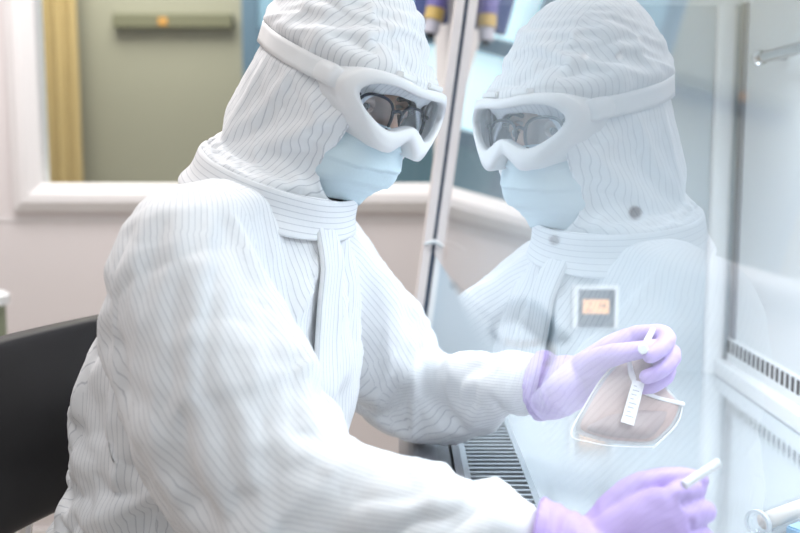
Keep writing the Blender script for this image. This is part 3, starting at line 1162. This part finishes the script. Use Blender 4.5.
def strip_on(bv, pts, width, off, th, uvs=True, start=None, wdir=None):
    """cloth strip laid on a surface: pts are world points near it, dropped along the view of the trunk"""
    bm = bmesh.new()
    uvl = bm.loops.layers.uv.new('UVMap')
    rows = []
    s = 0
    prev = None
    for p in pts:
        row = []
        for k in range(7):
            t = (k / 6 - 0.5) * width
            loc, nn, _, _ = bv.find_nearest(p + wdir * t)
            edge = 0.35 if k in (0, 6) else 1
            row.append((bm.verts.new(loc + nn * (off + th * edge)), t))
        rows.append(row)
    for i in range(len(rows) - 1):
        for k in range(6):
            f = bm.faces.new((rows[i][k][0], rows[i][k + 1][0], rows[i + 1][k + 1][0], rows[i + 1][k][0]))
            for lp, (tt, ss) in zip(f.loops, ((rows[i][k][1], i), (rows[i][k + 1][1], i), (rows[i + 1][k + 1][1], i + 1), (rows[i + 1][k][1], i + 1))):
                lp[uvl].uv = (tt, ss * 0.01)
    return bm


# front placket with its zip fly
NPZ, NPW = 36, 8
grid = []
for i in range(NPZ + 1):
    z = 1.150 - i * 0.0105
    row = []
    for k in range(NPW + 1):
        t = (k / NPW - 0.5) * 0.046 - 0.016
        hit = bv.ray_cast(tc(z) + LB * t + FB * 0.5, -FB)
        row.append(hit[0] if hit[0] is not None else tc(z) + LB * t + FB * 0.10)
    grid.append(row)
for _ in range(6):
    g2 = [r[:] for r in grid]
    for i in range(1, NPZ):
        for k in range(NPW + 1):
            m_ = (grid[i - 1][k] + grid[i + 1][k]) / 2
            g2[i][k] = grid[i][k] + FB * max((m_ - grid[i][k]).dot(FB) * 0.6, 0)
    for i in range(NPZ + 1):
        av = sum(r.dot(FB) for r in g2[i]) / (NPW + 1)
        for k in range(NPW + 1):
            g2[i][k] += FB * max(0, (av - g2[i][k].dot(FB)) * 0.4)
    grid = g2
bm = bmesh.new()
uvl = bm.loops.layers.uv.new('UVMap')
vs = [[bm.verts.new(q + FB * (0.0012 if k in (0, NPW) else 0.0055)) for k, q in enumerate(r)] for r in grid]
for i in range(NPZ):
    for k in range(NPW):
        f = bm.faces.new((vs[i][k], vs[i][k + 1], vs[i + 1][k + 1], vs[i + 1][k]))
        for lp, (a_, b_) in zip(f.loops, ((i, k), (i, k + 1), (i + 1, k + 1), (i + 1, k))):
            lp[uvl].uv = (b_ / NPW * 0.046, a_ * 0.0105)
pk = obj('placket', bm, M['cloth'], per, smooth=True)
sm = pk.modifiers.new('solid', 'SOLIDIFY'); sm.thickness = 0.004; sm.offset = -1

for an in (RA, LA):
    bm = bmesh.new()
    tube(bm, *smooth_path([an + UZ * 0.09, an + UZ * 0.0, an - UZ * 0.025 + FB * 0.03, an + FB * 0.11 - UZ * 0.045, an + FB * 0.17 - UZ * 0.052], [0.068, 0.056, 0.053, 0.043, 0.036], 4), 20)
    bc = fuse(bm, 0.008, 3)
    for v in bc.vertices:
        v.co.z = max(v.co.z, 0.002)
    obj('boot_cover', bc, M['white_plastic'], per, 'white overboot', smooth=True)

# ---------------------------------------------------------------- hood
bm = bmesh.new()
secs = []
k = 11
for i in range(1, k):
    q = PI / 2 - (PI / 2) * i / k
    secs.append((H(0.006 - 0.030 * math.sin(q), 0, 0.024 + 0.140 * math.sin(q)), HF, HL, 0.110 * math.cos(q) ** 0.92, 0.102 * math.cos(q) ** 0.92))
secs.append((H(0.006, 0, 0.02), HF, HL, 0.110, 0.102))
secs.append((H(-0.002, 0, -0.02), HF, HL, 0.113, 0.101))
secs.append((H(-0.016, 0, -0.06), HF, HL, 0.119, 0.099))
# slide to the neck ring
TN = V((0.35, -0.16, 0.95)).normalized()
TA = (FB - TN * FB.dot(TN)).normalized()
TB = TN.cross(TA)
n0 = NB + V((-0.005, 0.0, 0.035))
n1 = NB + V((-0.008, 0.0, 0.0))
h0 = H(-0.022, 0.004, -0.095)
secs.append((h0, (HF + TA).normalized(), (HL + TB).normalized(), 0.110, 0.098))
secs.append(((h0 + n0) / 2 - TA * 0.004, TA, TB, 0.100, 0.098))
secs.append((n0, TA, TB, 0.090, 0.094))
secs.append((n1, TA, TB, 0.085, 0.093))
loft(bm, secs, 48)
hood = fuse(bm, 0.0075, 3)
hchain = Chain([n1 - TN * 0.05, n0, h0, H(-0.01, 0, -0.02), H(-0.006, 0, 0.10), H(-0.006, 0, 0.22)], [0.1] * 6, HF, 0.112)


def strap_pull(p, n):
    us = (p - HC).dot(HU) - 0.024 + 0.018 * max(-1, min(1, (p - HC).dot(HF) / 0.11))
    return -0.007 * math.exp(-(us / 0.014) ** 2) + 0.004 * math.exp(-((us + 0.04) / 0.02) ** 2) + 0.003 * math.exp(-((us - 0.035) / 0.02) ** 2)


def hood_pin(p):
    w_ = p - HC
    f_, l_, u_ = w_.dot(HF), w_.dot(HL), w_.dot(HU)
    r = 0
    if abs(u_ - 0.024 + 0.018 * max(-1, min(1, f_ / 0.11))) < 0.012:
        r = 1
    if f_ > 0 and abs(l_ / 0.063) ** 3.2 + abs((u_ + 0.056) / 0.078) ** 3.2 < 1:
        r = 1
    if (p - n1).dot(TN) < 0.030:
        r = 1
    return r


def hood_disp(p, n):
    return crease(p * 1.3 + V((4, 2, 7)), 0.0034)


displace(hood, strap_pull)
hood = drape(hood, 0.012, 0.07, 16, hood_pin, 12.0, 1.2)
hood = subdivided(hood)
displace(hood, hood_disp)
uvh = hood.uv_layers.new(name='UVMap')
for p_ in hood.polygons:
    n_ = p_.normal
    c_ = p_.center - HC
    e_ = V((c_.dot(HF) / 0.0132, c_.dot(HL) / 0.0106, max(0, c_.dot(HU)) / 0.022))
    side = abs(e_.y) > 0.56 * e_.length
    dv_ = (HF * 0.93 - HU * 0.30) if side else HL
    for li in p_.loop_indices:
        w_ = hood.vertices[hood.loops[li].vertex_index].co - HC
        uvh.data[li].uv = (w_.dot(dv_), w_.dot(HU))
bmh = bmesh.new(); bmh.from_mesh(hood)
kill = []
for f in bmh.faces:
    w_ = f.calc_center_median() - HC
    f_, l_, u_ = w_.dot(HF), w_.dot(HL), w_.dot(HU)
    if f_ > 0.015 and abs(l_ / 0.056) ** 3.2 + abs((u_ + 0.056) / 0.070) ** 3.2 < 1:
        kill.append(f)
bmesh.ops.delete(bmh, geom=kill, context='FACES')
# soften the cut edge
be = [v for v in bmh.verts if v.is_boundary]
for _ in range(12):
    new = {}
    for v in be:
        nb = [e.other_vert(v) for e in v.link_edges if e.is_boundary]
        if len(nb) == 2:
            new[v] = v.co * 0.5 + (nb[0].co + nb[1].co) * 0.25
    for v, c in new.items():
        v.co = c
bmh.to_mesh(hood); bmh.free()
hood_o = obj('hood', hood, M['cloth'], per, smooth=True)
sm = hood_o.modifiers.new('solid', 'SOLIDIFY'); sm.thickness = 0.003; sm.offset = -1

# collar band round the foot of the hood
bm = bmesh.new()
uvl = None
rr = []
for t, da_ in ((0.030, 0.011), (0.027, 0.015), (0.008, 0.016), (-0.004, 0.019), (-0.014, 0.026), (-0.018, 0.025)):
    c = n1 + TN * t
    rr.append(ring(bm, c, TA, TB, 0.084 + da_, 0.092 + da_ * 0.9, 64))
for a_, b_ in zip(rr, rr[1:]):
    bridge(bm, a_, b_)
me = bpy.data.meshes.new('collar')
bmesh.ops.recalc_face_normals(bm, faces=bm.faces)
bm.to_mesh(me); bm.free()
displace(me, lambda p, n: 0.0035 * noise.noise(p * 22))
uvl = me.uv_layers.new(name='UVMap')
for p in me.polygons:
    for li in p.loop_indices:
        w_ = me.vertices[me.loops[li].vertex_index].co - n1
        uvl.data[li].uv = (w_.dot(TN) * 1.0, math.atan2(w_.dot(TB), w_.dot(TA)) * 0.1)
col_o = obj('collar', me, M['cloth'], per, smooth=True)
sm = col_o.modifiers.new('solid', 'SOLIDIFY'); sm.thickness = 0.003
sm = col_o.modifiers.new('sub', 'SUBSURF'); sm.levels = 1; sm.render_levels = 1

# ---------------------------------------------------------------- face mask
bm = bmesh.new()
NU, NV = 40, 44
grid = []
for j in range(NV + 1):
    v = j / NV
    u = -0.024 - v * 0.096
    row = []
    for i in range(NU + 1):
        t = -1 + 2 * i / NU
        hw = 0.063 - 0.008 * abs(v - 0.5) * 2
        l = hw * math.sin(t * PI / 2 * 0.98) / math.sin(PI / 2 * 0.98)
        prof = 0.100 + 0.020 * math.sin(PI * min(1, v * 1.25)) - 0.020 * max(0, v - 0.70) / 0.30
        nose = 0.014 * math.exp(-(l / 0.016) ** 2) * max(0, 1 - v * 2.4)
        f = prof + nose - (0.072 - 0.006 * v) * abs(t) ** 2.1
        # three pleats folding downwards
        ph = (v * 4.0 + 0.15 * math.sin(t * 2)) % 1.0
        pleat = 0.0045 * (ph if v < 0.86 else 0) * (1 - 0.4 * abs(t))
        sag = 0.004 * noise.noise(V((t * 2.2, v * 4, 3)))
        ud = u + 0.016 * abs(t) ** 2 * (1 - v * 2.0)
        row.append(bm.verts.new(H(f + pleat + sag - 0.004, l, ud)))
    grid.append(row)
for j in range(NV):
    for i in range(NU):
        bm.faces.new((grid[j][i], grid[j][i + 1], grid[j + 1][i + 1], grid[j + 1][i]))
mask = obj('face_mask', bm, M['mask'], per, 'pale blue pleated surgical mask', smooth=True)
sm = mask.modifiers.new('solid', 'SOLIDIFY'); sm.thickness = 0.002; sm.offset = -1

# ---------------------------------------------------------------- eyeglasses
gl = None
bm = bmesh.new()
lens_bms = []


def gl_f(l):
    return 0.106 - 2.2 * l * l


def lens_pts(s, k=1.0, n=36):
    out = []
    for i in range(n):
        t = 2 * PI * i / n
        ct, st = math.cos(t), math.sin(t)
        x = 0.0265 * math.copysign(abs(ct) ** 0.75, ct) * k
        y = 0.0205 * math.copysign(abs(st) ** 0.75, st) * k
        l = s * 0.0335 + x
        out.append(H(gl_f(l) + 0.0, l, -0.013 + y))
    return out


for s in (-1, 1):
    pts = lens_pts(s)
    rs = []
    n = len(pts)
    for i, p in enumerate(pts):
        t = (pts[(i + 1) % n] - pts[i - 1]).normalized()
        a_ = (HF - t * HF.dot(t)).normalized()
        rs.append(ring(bm, p, a_, t.cross(a_), 0.0020, 0.0017 + (0.0008 if (p - HC).dot(HU) > 0.008 else 0), 10))
    for i in range(n):
        bridge(bm, rs[i], rs[(i + 1) % n])
    q, r = smooth_path([H(gl_f(0.06) - 0.001, s * 0.0605, 0.002), H(0.09, s * 0.070, 0.002), H(0.055, s * 0.077, 0.002), H(0.0, s * 0.0785, 0.001), H(-0.02, s * 0.078, -0.012)], [0.0024] * 5)
    tube(bm, q, r, 8)
q, r = smooth_path([H(gl_f(0.008), -0.0085, -0.005), H(gl_f(0) + 0.002, 0, -0.002), H(gl_f(0.008), 0.0085, -0.005)], [0.002] * 3)
tube(bm, q, r, 10)
specs = obj('eyeglasses', bm, M['specs'], per, 'dark framed eyeglasses worn under the goggles', smooth=True)
for s in (-1, 1):
    bm = bmesh.new()
    pts = lens_pts(s, 0.98)
    c = H(gl_f(s * 0.0335) + 0.0005, s * 0.0335, -0.013)
    vs = [bm.verts.new(p) for p in pts]
    vb = [bm.verts.new(p - HF * 0.0012) for p in pts]
    bm.faces.new(vs); bm.faces.new(vb); bridge(bm, vs, vb)
    obj('eyeglass_lens', bm, M['eyelens'], specs)

# ---------------------------------------------------------------- goggles
NG = 120
base_pts = [(0.0, 0.031), (0.043, 0.034), (0.073, 0.029), (0.087, 0.010), (0.079, -0.012), (0.058, -0.034), (0.041, -0.047), (0.026, -0.050), (0.013, -0.040), (0.0, -0.031)]
full = base_pts + [(-a_, b_) for a_, b_ in reversed(base_pts[1:-1])]


def closed_spline(pts, n):
    m_ = len(pts)
    out = []
    for i in range(n):
        t = i / n * m_
        j = int(t); t -= j
        p0, p1, p2, p3 = [np.array(pts[(j + q_) % m_]) for q_ in (-1, 0, 1, 2)]
        out.append(0.5 * (2 * p1 + (p2 - p0) * t + (2 * p0 - 5 * p1 + 4 * p2 - p3) * t * t + (3 * p1 - p0 - 3 * p2 + p3) * t ** 3))
    return out


outer = closed_spline(full, NG)
in_pts = [(0.0, 0.020), (0.038, 0.022), (0.061, 0.018), (0.073, 0.006), (0.067, -0.008), (0.053, -0.019), (0.039, -0.025), (0.026, -0.025), (0.013, -0.019), (0.0, -0.014)]
inner = closed_spline(in_pts + [(-a_, b_) for a_, b_ in reversed(in_pts[1:-1])], NG)


def gf(l, base=0.135):
    return base - 4.3 * l * l - 110 * l ** 4


bm = bmesh.new()


def gring(curve, sc, df, fn=None):
    out = []
    for l, u in curve:
        f = gf(l) + df
        if fn:
            f = fn(l, u)
        out.append(bm.verts.new(H(f, l * sc, u * sc)))
    return out


rings_ = [gring(outer, 0.99, 0, lambda l, u: 0.080 - 3.9 * l * l + 0.010 * (u > -0.02 and abs(l) < 0.03)),
          gring(outer, 1.035, 0, lambda l, u: 0.090 - 3.9 * l * l),
          gring(outer, 0.985, 0, lambda l, u: 0.108 - 4.0 * l * l),
          gring(outer, 0.99, -0.012), gring(outer, 1.0, -0.004), gring(outer, 0.985, 0.001),
          gring([(a_ * 0.55 + b_ * 0.45) for a_, b_ in zip(outer, inner)], 1.0, 0.003), gring(inner, 1.04, 0.003), gring(inner, 1.0, 0.000), gring(inner, 1.0, -0.008),
          gring(inner, 1.06, -0.012)]
for a_, b_ in zip(rings_, rings_[1:]):
    bridge(bm, a_, b_)
gog = obj('goggles', bm, M['frost'], per, 'white framed clear safety goggles', smooth=True)
sm = gog.modifiers.new('solid', 'SOLIDIFY'); sm.thickness = 0.0016; sm.offset = -1
bm = bmesh.new()
prev = None
for kk in (1.02, 0.75, 0.5, 0.25):
    cur_ = [bm.verts.new(H(gf(l * kk) - 0.003, l * kk, (u - 0.0) * kk)) for l, u in inner]
    if prev:
        bridge(bm, prev, cur_)
    prev = cur_
bm.faces.new(prev)
obj('goggle_lens', bm, M['lens'], gog, smooth=True)
for l in (-0.022, 0.030):
    c = H(gf(l) - 0.014, l, 0.036)
    bm = bmesh.new()
    vs = box(bm, (-0.008, -0.013, -0.003), (0.008, 0.013, 0.004))
    for v in vs:
        v.co = c + HF * v.co.x + HL * v.co.y + HU * v.co.z
    bmesh.ops.bevel(bm, geom=bm.edges[:], offset=0.0015, segments=2, affect='EDGES')
    obj('vent_cap', bm, M['frost'], gog)
# strap round the hood
hb = BVHTree.FromPolygons([v.co for v in hood.vertices], [tuple(p.vertices) for p in hood.polygons])
bm = bmesh.new()
rows = []
NS = 72
for i in range(NS + 1):
    an = math.radians(38) + math.radians(284) * i / NS
    row = []
    for kq in range(5):
        u = 0.024 + (kq / 4 - 0.5) * 0.024 - 0.018 * math.cos(an)
        d = (HF * math.cos(an) + HL * math.sin(an)).normalized()
        o_ = H(-0.006, 0, u)
        hit = hb.ray_cast(o_ + d * 0.3, -d)
        r_ = (hit[0] - o_).length if hit[0] is not None else 0.11
        row.append(r_)
    rows.append((an, row))
R_ = np.array([r for _, r in rows]).mean(axis=1)
for _ in range(5):
    R_[1:-1] = (R_[:-2] + 2 * R_[1:-1] + R_[2:]) / 4
vr = []
for i, (an, row) in enumerate(rows):
    d = (HF * math.cos(an) + HL * math.sin(an)).normalized()
    rr_ = max(R_[i], max(row) - 0.003) + 0.003
    vr.append([bm.verts.new(H(-0.006, 0, 0.024 + (kq / 4 - 0.5) * 0.024 - 0.018 * math.cos(an)) + d * rr_) for kq in range(5)])
for i in range(NS):
    for kq in range(4):
        bm.faces.new((vr[i][kq], vr[i][kq + 1], vr[i + 1][kq + 1], vr[i + 1][kq]))
st = obj('goggle_strap', bm, M['strap'], gog, smooth=True)
sm = st.modifiers.new('solid', 'SOLIDIFY'); sm.thickness = 0.0022; sm.offset = 1
# side lugs joining strap and frame
for s in (-1, 1):
    bm = bmesh.new()
    q, r = smooth_path([H(0.084, s * 0.079, 0.010), H(0.076, s * 0.088, 0.012), H(0.060, s * 0.091, 0.014)], [0.011, 0.0125, 0.012])
    tube(bm, q, r, 14, ref=HU, flat=0.32)
    obj('strap_lug', bm, M['frost'], gog, smooth=True)

# ---------------------------------------------------------------- gloves
for parts, wr, el, hw in ((rparts, Rwr, Rel, RWh), (lparts, Lwr, Lel, LWh)):
    ax_ = (hw - el).normalized()
    c0 = wr - ax_ * 0.012
    pts, rad = smooth_path([c0, c0 + ax_ * 0.004, c0 + ax_ * 0.022, hw + ax_ * 0.004, hw + ax_ * 0.022], [0.046, 0.0450, 0.041, 0.0345, 0.031], 4)
    me = fuse(hand_mesh(parts, (pts, rad)), 0.0019, 5)

    def gd(p, n, c0=c0, ax_=ax_):
        s_ = (p - c0).dot(ax_)
        w_ = math.exp(-max(0, s_ - 0.03) / 0.022)
        return 0.0022 * w_ * (ridged(p, ax_, 60, 22) - 0.4) + 0.0010 * noise.noise(p * 55)
    displace(me, gd)
    obj('glove', me, M['glove'], per, smooth=True)

# ================================================================== STICK in the right hand
s0, s1 = P(692, 480, 0.855), P(718, 463, 0.868)
tip = rends[4][-1]
sd_ = (s1 - s0).normalized()
stick = thing('plastic_tube', 'short white plastic tube pinched in the near lilac glove', 'tube', s0)
bm = bmesh.new()
tube(bm, [s0 - sd_ * 0.01, s1 - sd_ * 0.004], [0.0042, 0.0042], 18, dome=False)
obj('barrel', bm, M['white_plastic'], stick, smooth=False)
bm = bmesh.new()
tube(bm, [s1 - sd_ * 0.004, s1], [0.0046, 0.0046], 18, dome=False)
obj('rim', bm, M['white_plastic'], stick, smooth=False)

# ================================================================== BAG
bag = thing('fluid_bag', 'clear plastic pouch of rosy-brown fluid held up by the far glove', 'bag', P(620, 442, 1.14))


def pouch(poly, depth, thick, inset, ctr_bulge=1.0):
    """closed cushion over an outline given as picture points + distances"""
    bm = bmesh.new()
    pts = [P(x, y, d) for x, y, d in poly]
    # resample the outline
    out = []
    m_ = len(pts)
    for i in range(m_):
        for j in range(6):
            out.append(pts[i].lerp(pts[(i + 1) % m_], j / 6))
    for _ in range(3):
        out = [(out[i - 1] + out[i] * 2 + out[(i + 1) % len(out)]) / 4 for i in range(len(out))]
    c = sum(out, V()) / len(out)
    nrm_ = V((0.0, -0.94, 0.34)).normalized()
    for sgn in (1, -1):
        prev_ = None
        for kk, h in ((1.0, 0.0), (0.94, 0.35), (0.82, 0.62), (0.65, 0.82), (0.45, 0.94), (0.2, 1.0)):
            rg = []
            for p in out:
                q_ = c + (p - c) * (kk * inset)
                wob = 0.25 * noise.noise(q_ * 28) if kk < 0.99 else 0
                rg.append(bm.verts.new(q_ + nrm_ * (sgn * thick * (h + wob * h))))
            if prev_:
                bridge(bm, prev_, rg)
            prev_ = rg
        bm.faces.new(prev_)
    bmesh.ops.remove_doubles(bm, verts=bm.verts[:], dist=0.00005)
    return bm


outline = [(641, 346, 1.185), (652, 362, 1.18), (664, 385, 1.17), (683, 405, 1.165), (676, 424, 1.15), (654, 446, 1.135), (612, 444, 1.13), (572, 433, 1.14), (588, 402, 1.16), (606, 374, 1.175), (628, 351, 1.185)]
obj('pouch_film', pouch(outline, 0, 0.006, 1.0), M['film'], bag, 'clear film with pale welded edge', smooth=True)
fl = [(a_, b_, c_ - 0.0005) for a_, b_, c_ in outline]
obj('fluid', pouch(fl, 0, 0.011, 0.955), M['fluid'], bag, smooth=True)
low = [(600, 411, 1.152), (640, 407, 1.152), (676, 407, 1.162), (668, 422, 1.149), (651, 441, 1.136), (612, 439, 1.131), (579, 430, 1.139)]
obj('lower_fluid', pouch(low, 0, 0.0135, 0.97), M['fluid_low'], bag, 'greyer lower part', smooth=True)  # greyer second cushion over the lower part of the fluid
# welded edges
bm = bmesh.new()
q, r = smooth_path([P(629, 361, 1.165), P(632, 375, 1.16), P(640, 389, 1.155), P(656, 397, 1.15), P(670, 401, 1.155), P(683, 404, 1.16)], [0.0028, 0.004, 0.0035, 0.0026, 0.0026, 0.003], 5)
tube(bm, q, r, 10, flat=0.4)
q, r = smooth_path([P(683, 404, 1.163), P(677, 424, 1.15), P(654, 447, 1.135)], [0.002] * 3, 5)
tube(bm, q, r, 8, flat=0.4)
q, r = smooth_path([P(630, 348, 1.186), P(604, 376, 1.174), P(586, 404, 1.158), P(571, 434, 1.139), P(590, 442, 1.133), P(614, 446, 1.13), P(654, 447, 1.135)], [0.0016] * 7, 5)
tube(bm, q, r, 8, flat=0.5)
obj('welded_edge', bm, mat('white_weld', (0.85, 0.84, 0.85), 0.4), bag, smooth=True)
# label
bm = bmesh.new()
lab = [(632, 380, 1.147), (644, 383, 1.146), (633, 426, 1.127), (620, 422, 1.128)]
a4 = [P(*t) for t in lab]
tow = V((0, -0.004, 0.0015))
vs = [bm.verts.new(p + tow) for p in a4]; vb = [bm.verts.new(p + tow * 0.75) for p in a4]
bm.faces.new(vs); bm.faces.new(vb); bridge(bm, vs, vb)
lb = obj('label_strip', bm, M['label'], bag)
bm = bmesh.new()
for i in range(8):
    t = 0.12 + i * 0.10
    l0, l1 = a4[0].lerp(a4[3], t), a4[1].lerp(a4[2], t)
    q0, q1 = l0.lerp(l1, 0.2), l0.lerp(l1, 0.45 + 0.4 * ((i * 37) % 10) / 10)
    dn = (a4[3] - a4[0]).normalized() * 0.0011
    f_ = [bm.verts.new(p + tow * 1.05) for p in (q0, q1, q1 + dn, q0 + dn)]
    bm.faces.new(f_)
obj('label_print', bm, M['print'], lb)
# port with a round cap at the top
pc = P(643, 349, 1.125)
bm = bmesh.new()
nn_ = (CAM - pc).normalized()
tube(bm, [pc - nn_ * 0.008, pc + nn_ * 0.006], [0.0062, 0.0062], 22, dome=False)
tube(bm, [pc + nn_ * 0.006, pc + nn_ * 0.0072], [0.0062, 0.005], 22, dome=False)
obj('port_cap', bm, M['white_plastic'], bag)
bm = bmesh.new()
q, r = smooth_path([P(643, 352, 1.140), P(647, 341, 1.150), P(653, 330, 1.158)], [0.0034, 0.0042, 0.0036], 4)
tube(bm, q, r, 14)
obj('port_tube', bm, M['white_plastic'], bag, smooth=True)

# ================================================================== CLEAR TUBE at the lower right
t0 = P(757, 524, 1.045); t0.z = ZF + 0.0165
t1 = P(850, 487, 1.15); t1.z = ZF + 0.0165
tb = thing('sample_tube', 'clear flanged sample tube lying on work surface at lower right corner', 'tube', (t0.x, t0.y, ZF))
ax2 = (t1 - t0).normalized()
bm = bmesh.new()
fr2 = frames([t0, t1])[0]
rs = []
for s_, r_ in ((0, 0.0105), (0, 0.0155), (0.004, 0.0155), (0.005, 0.0132), (0.02, 0.0128), ((t1 - t0).length, 0.0128), ((t1 - t0).length, 0.0115), (0.001, 0.0105)):
    rs.append(ring(bm, t0 + ax2 * s_, fr2[1], fr2[2], r_, r_, 32))
for a_, b_ in zip(rs, rs[1:]):
    bridge(bm, a_, b_)
obj('barrel', bm, M['tube'], tb, smooth=True)
bm = bmesh.new()
rs = [ring(bm, t0 + ax2 * s_, fr2[1], fr2[2], r_, r_, 32) for s_, r_ in ((-0.0005, 0.0125), (-0.0005, 0.0158), (0.0042, 0.0158), (0.0042, 0.0135))]
for a_, b_ in zip(rs, rs[1:] + rs[:1]):
    bridge(bm, a_, b_)
obj('flange', bm, film_material('milky_flange', (0.75, 0.80, 0.84), 0.6), tb, smooth=False)
bm = bmesh.new()
tube(bm, [t0 + ax2 * 0.014, t1 - ax2 * 0.01], 0.0098, 24, dome=False)
ins = obj('insert', bm, M['tube_in'], tb, 'cream paper insert', smooth=True)
hold = thing('tube_rest', 'small blue rest under the clear sample tube', 'rest', (t0.x, t0.y, ZF))
hc = t0 + ax2 * 0.045
bm = bmesh.new()
vs = box(bm, (-0.012, -0.034, 0.0006), (0.012, -0.0135, 0.012))
for v in vs:
    v.co = V((hc.x, hc.y, ZF)) + ax2 * v.co.x + V((ax2.y, -ax2.x, 0)).normalized() * (-v.co.y) + UZ * v.co.z
bmesh.ops.bevel(bm, geom=bm.edges[:], offset=0.002, segments=2, affect='EDGES')
obj('block', bm, M['blue'], hold)

# ================================================================== LIGHT
w = bpy.data.worlds.new('world')
S.world = w
w.use_nodes = True
bg = w.node_tree.nodes['Background']
bg.inputs['Color'].default_value = (0.93, 0.96, 1.0, 1)
bg.inputs['Strength'].default_value = 0.40


def area(name, loc, tgt, sx, sy, power, col):
    ld = bpy.data.lights.new(name, 'AREA')
    ld.shape = 'RECTANGLE'; ld.size = sx; ld.size_y = sy; ld.energy = power; ld.color = col
    o = bpy.data.objects.new(name, ld); COL.objects.link(o)
    o.location = loc
    o.rotation_euler = (V(tgt) - V(loc)).to_track_quat('-Z', 'Y').to_euler()
    return o


area('ceiling_light_left', (-0.8, 0.5, 2.7), (-0.2, 1.1, 1.1), 0.6, 0.6, 9.5, (1.0, 0.965, 0.94))
area('ceiling_light_far', (-0.7, 1.9, 2.7), (-0.5, 2.5, 0.9), 1.2, 0.5, 31, (1.0, 0.96, 0.95))
cl = area('cabinet_lamp_light', (0.50, 1.05, ZC - 0.006), (0.42, 1.0, 0.85), 0.20, 0.75, 4.5, (0.86, 0.94, 1.0))
cl.rotation_euler = (0, 0, 0)
cl.data.spread = math.radians(140)
area('beyond_room_light', (-1.1, 3.6, 2.7), (-1.1, 3.9, 0), 1.0, 0.8, 38, (1.0, 0.95, 0.85))

S.view_settings.view_transform = 'Standard'
S.view_settings.look = 'None'
S.view_settings.gamma = 1
S.view_settings.use_curve_mapping = False
S.view_settings.exposure = 0.05
S.cycles.use_denoising = True
S.cycles.max_bounces = 10
S.cycles.transparent_max_bounces = 16
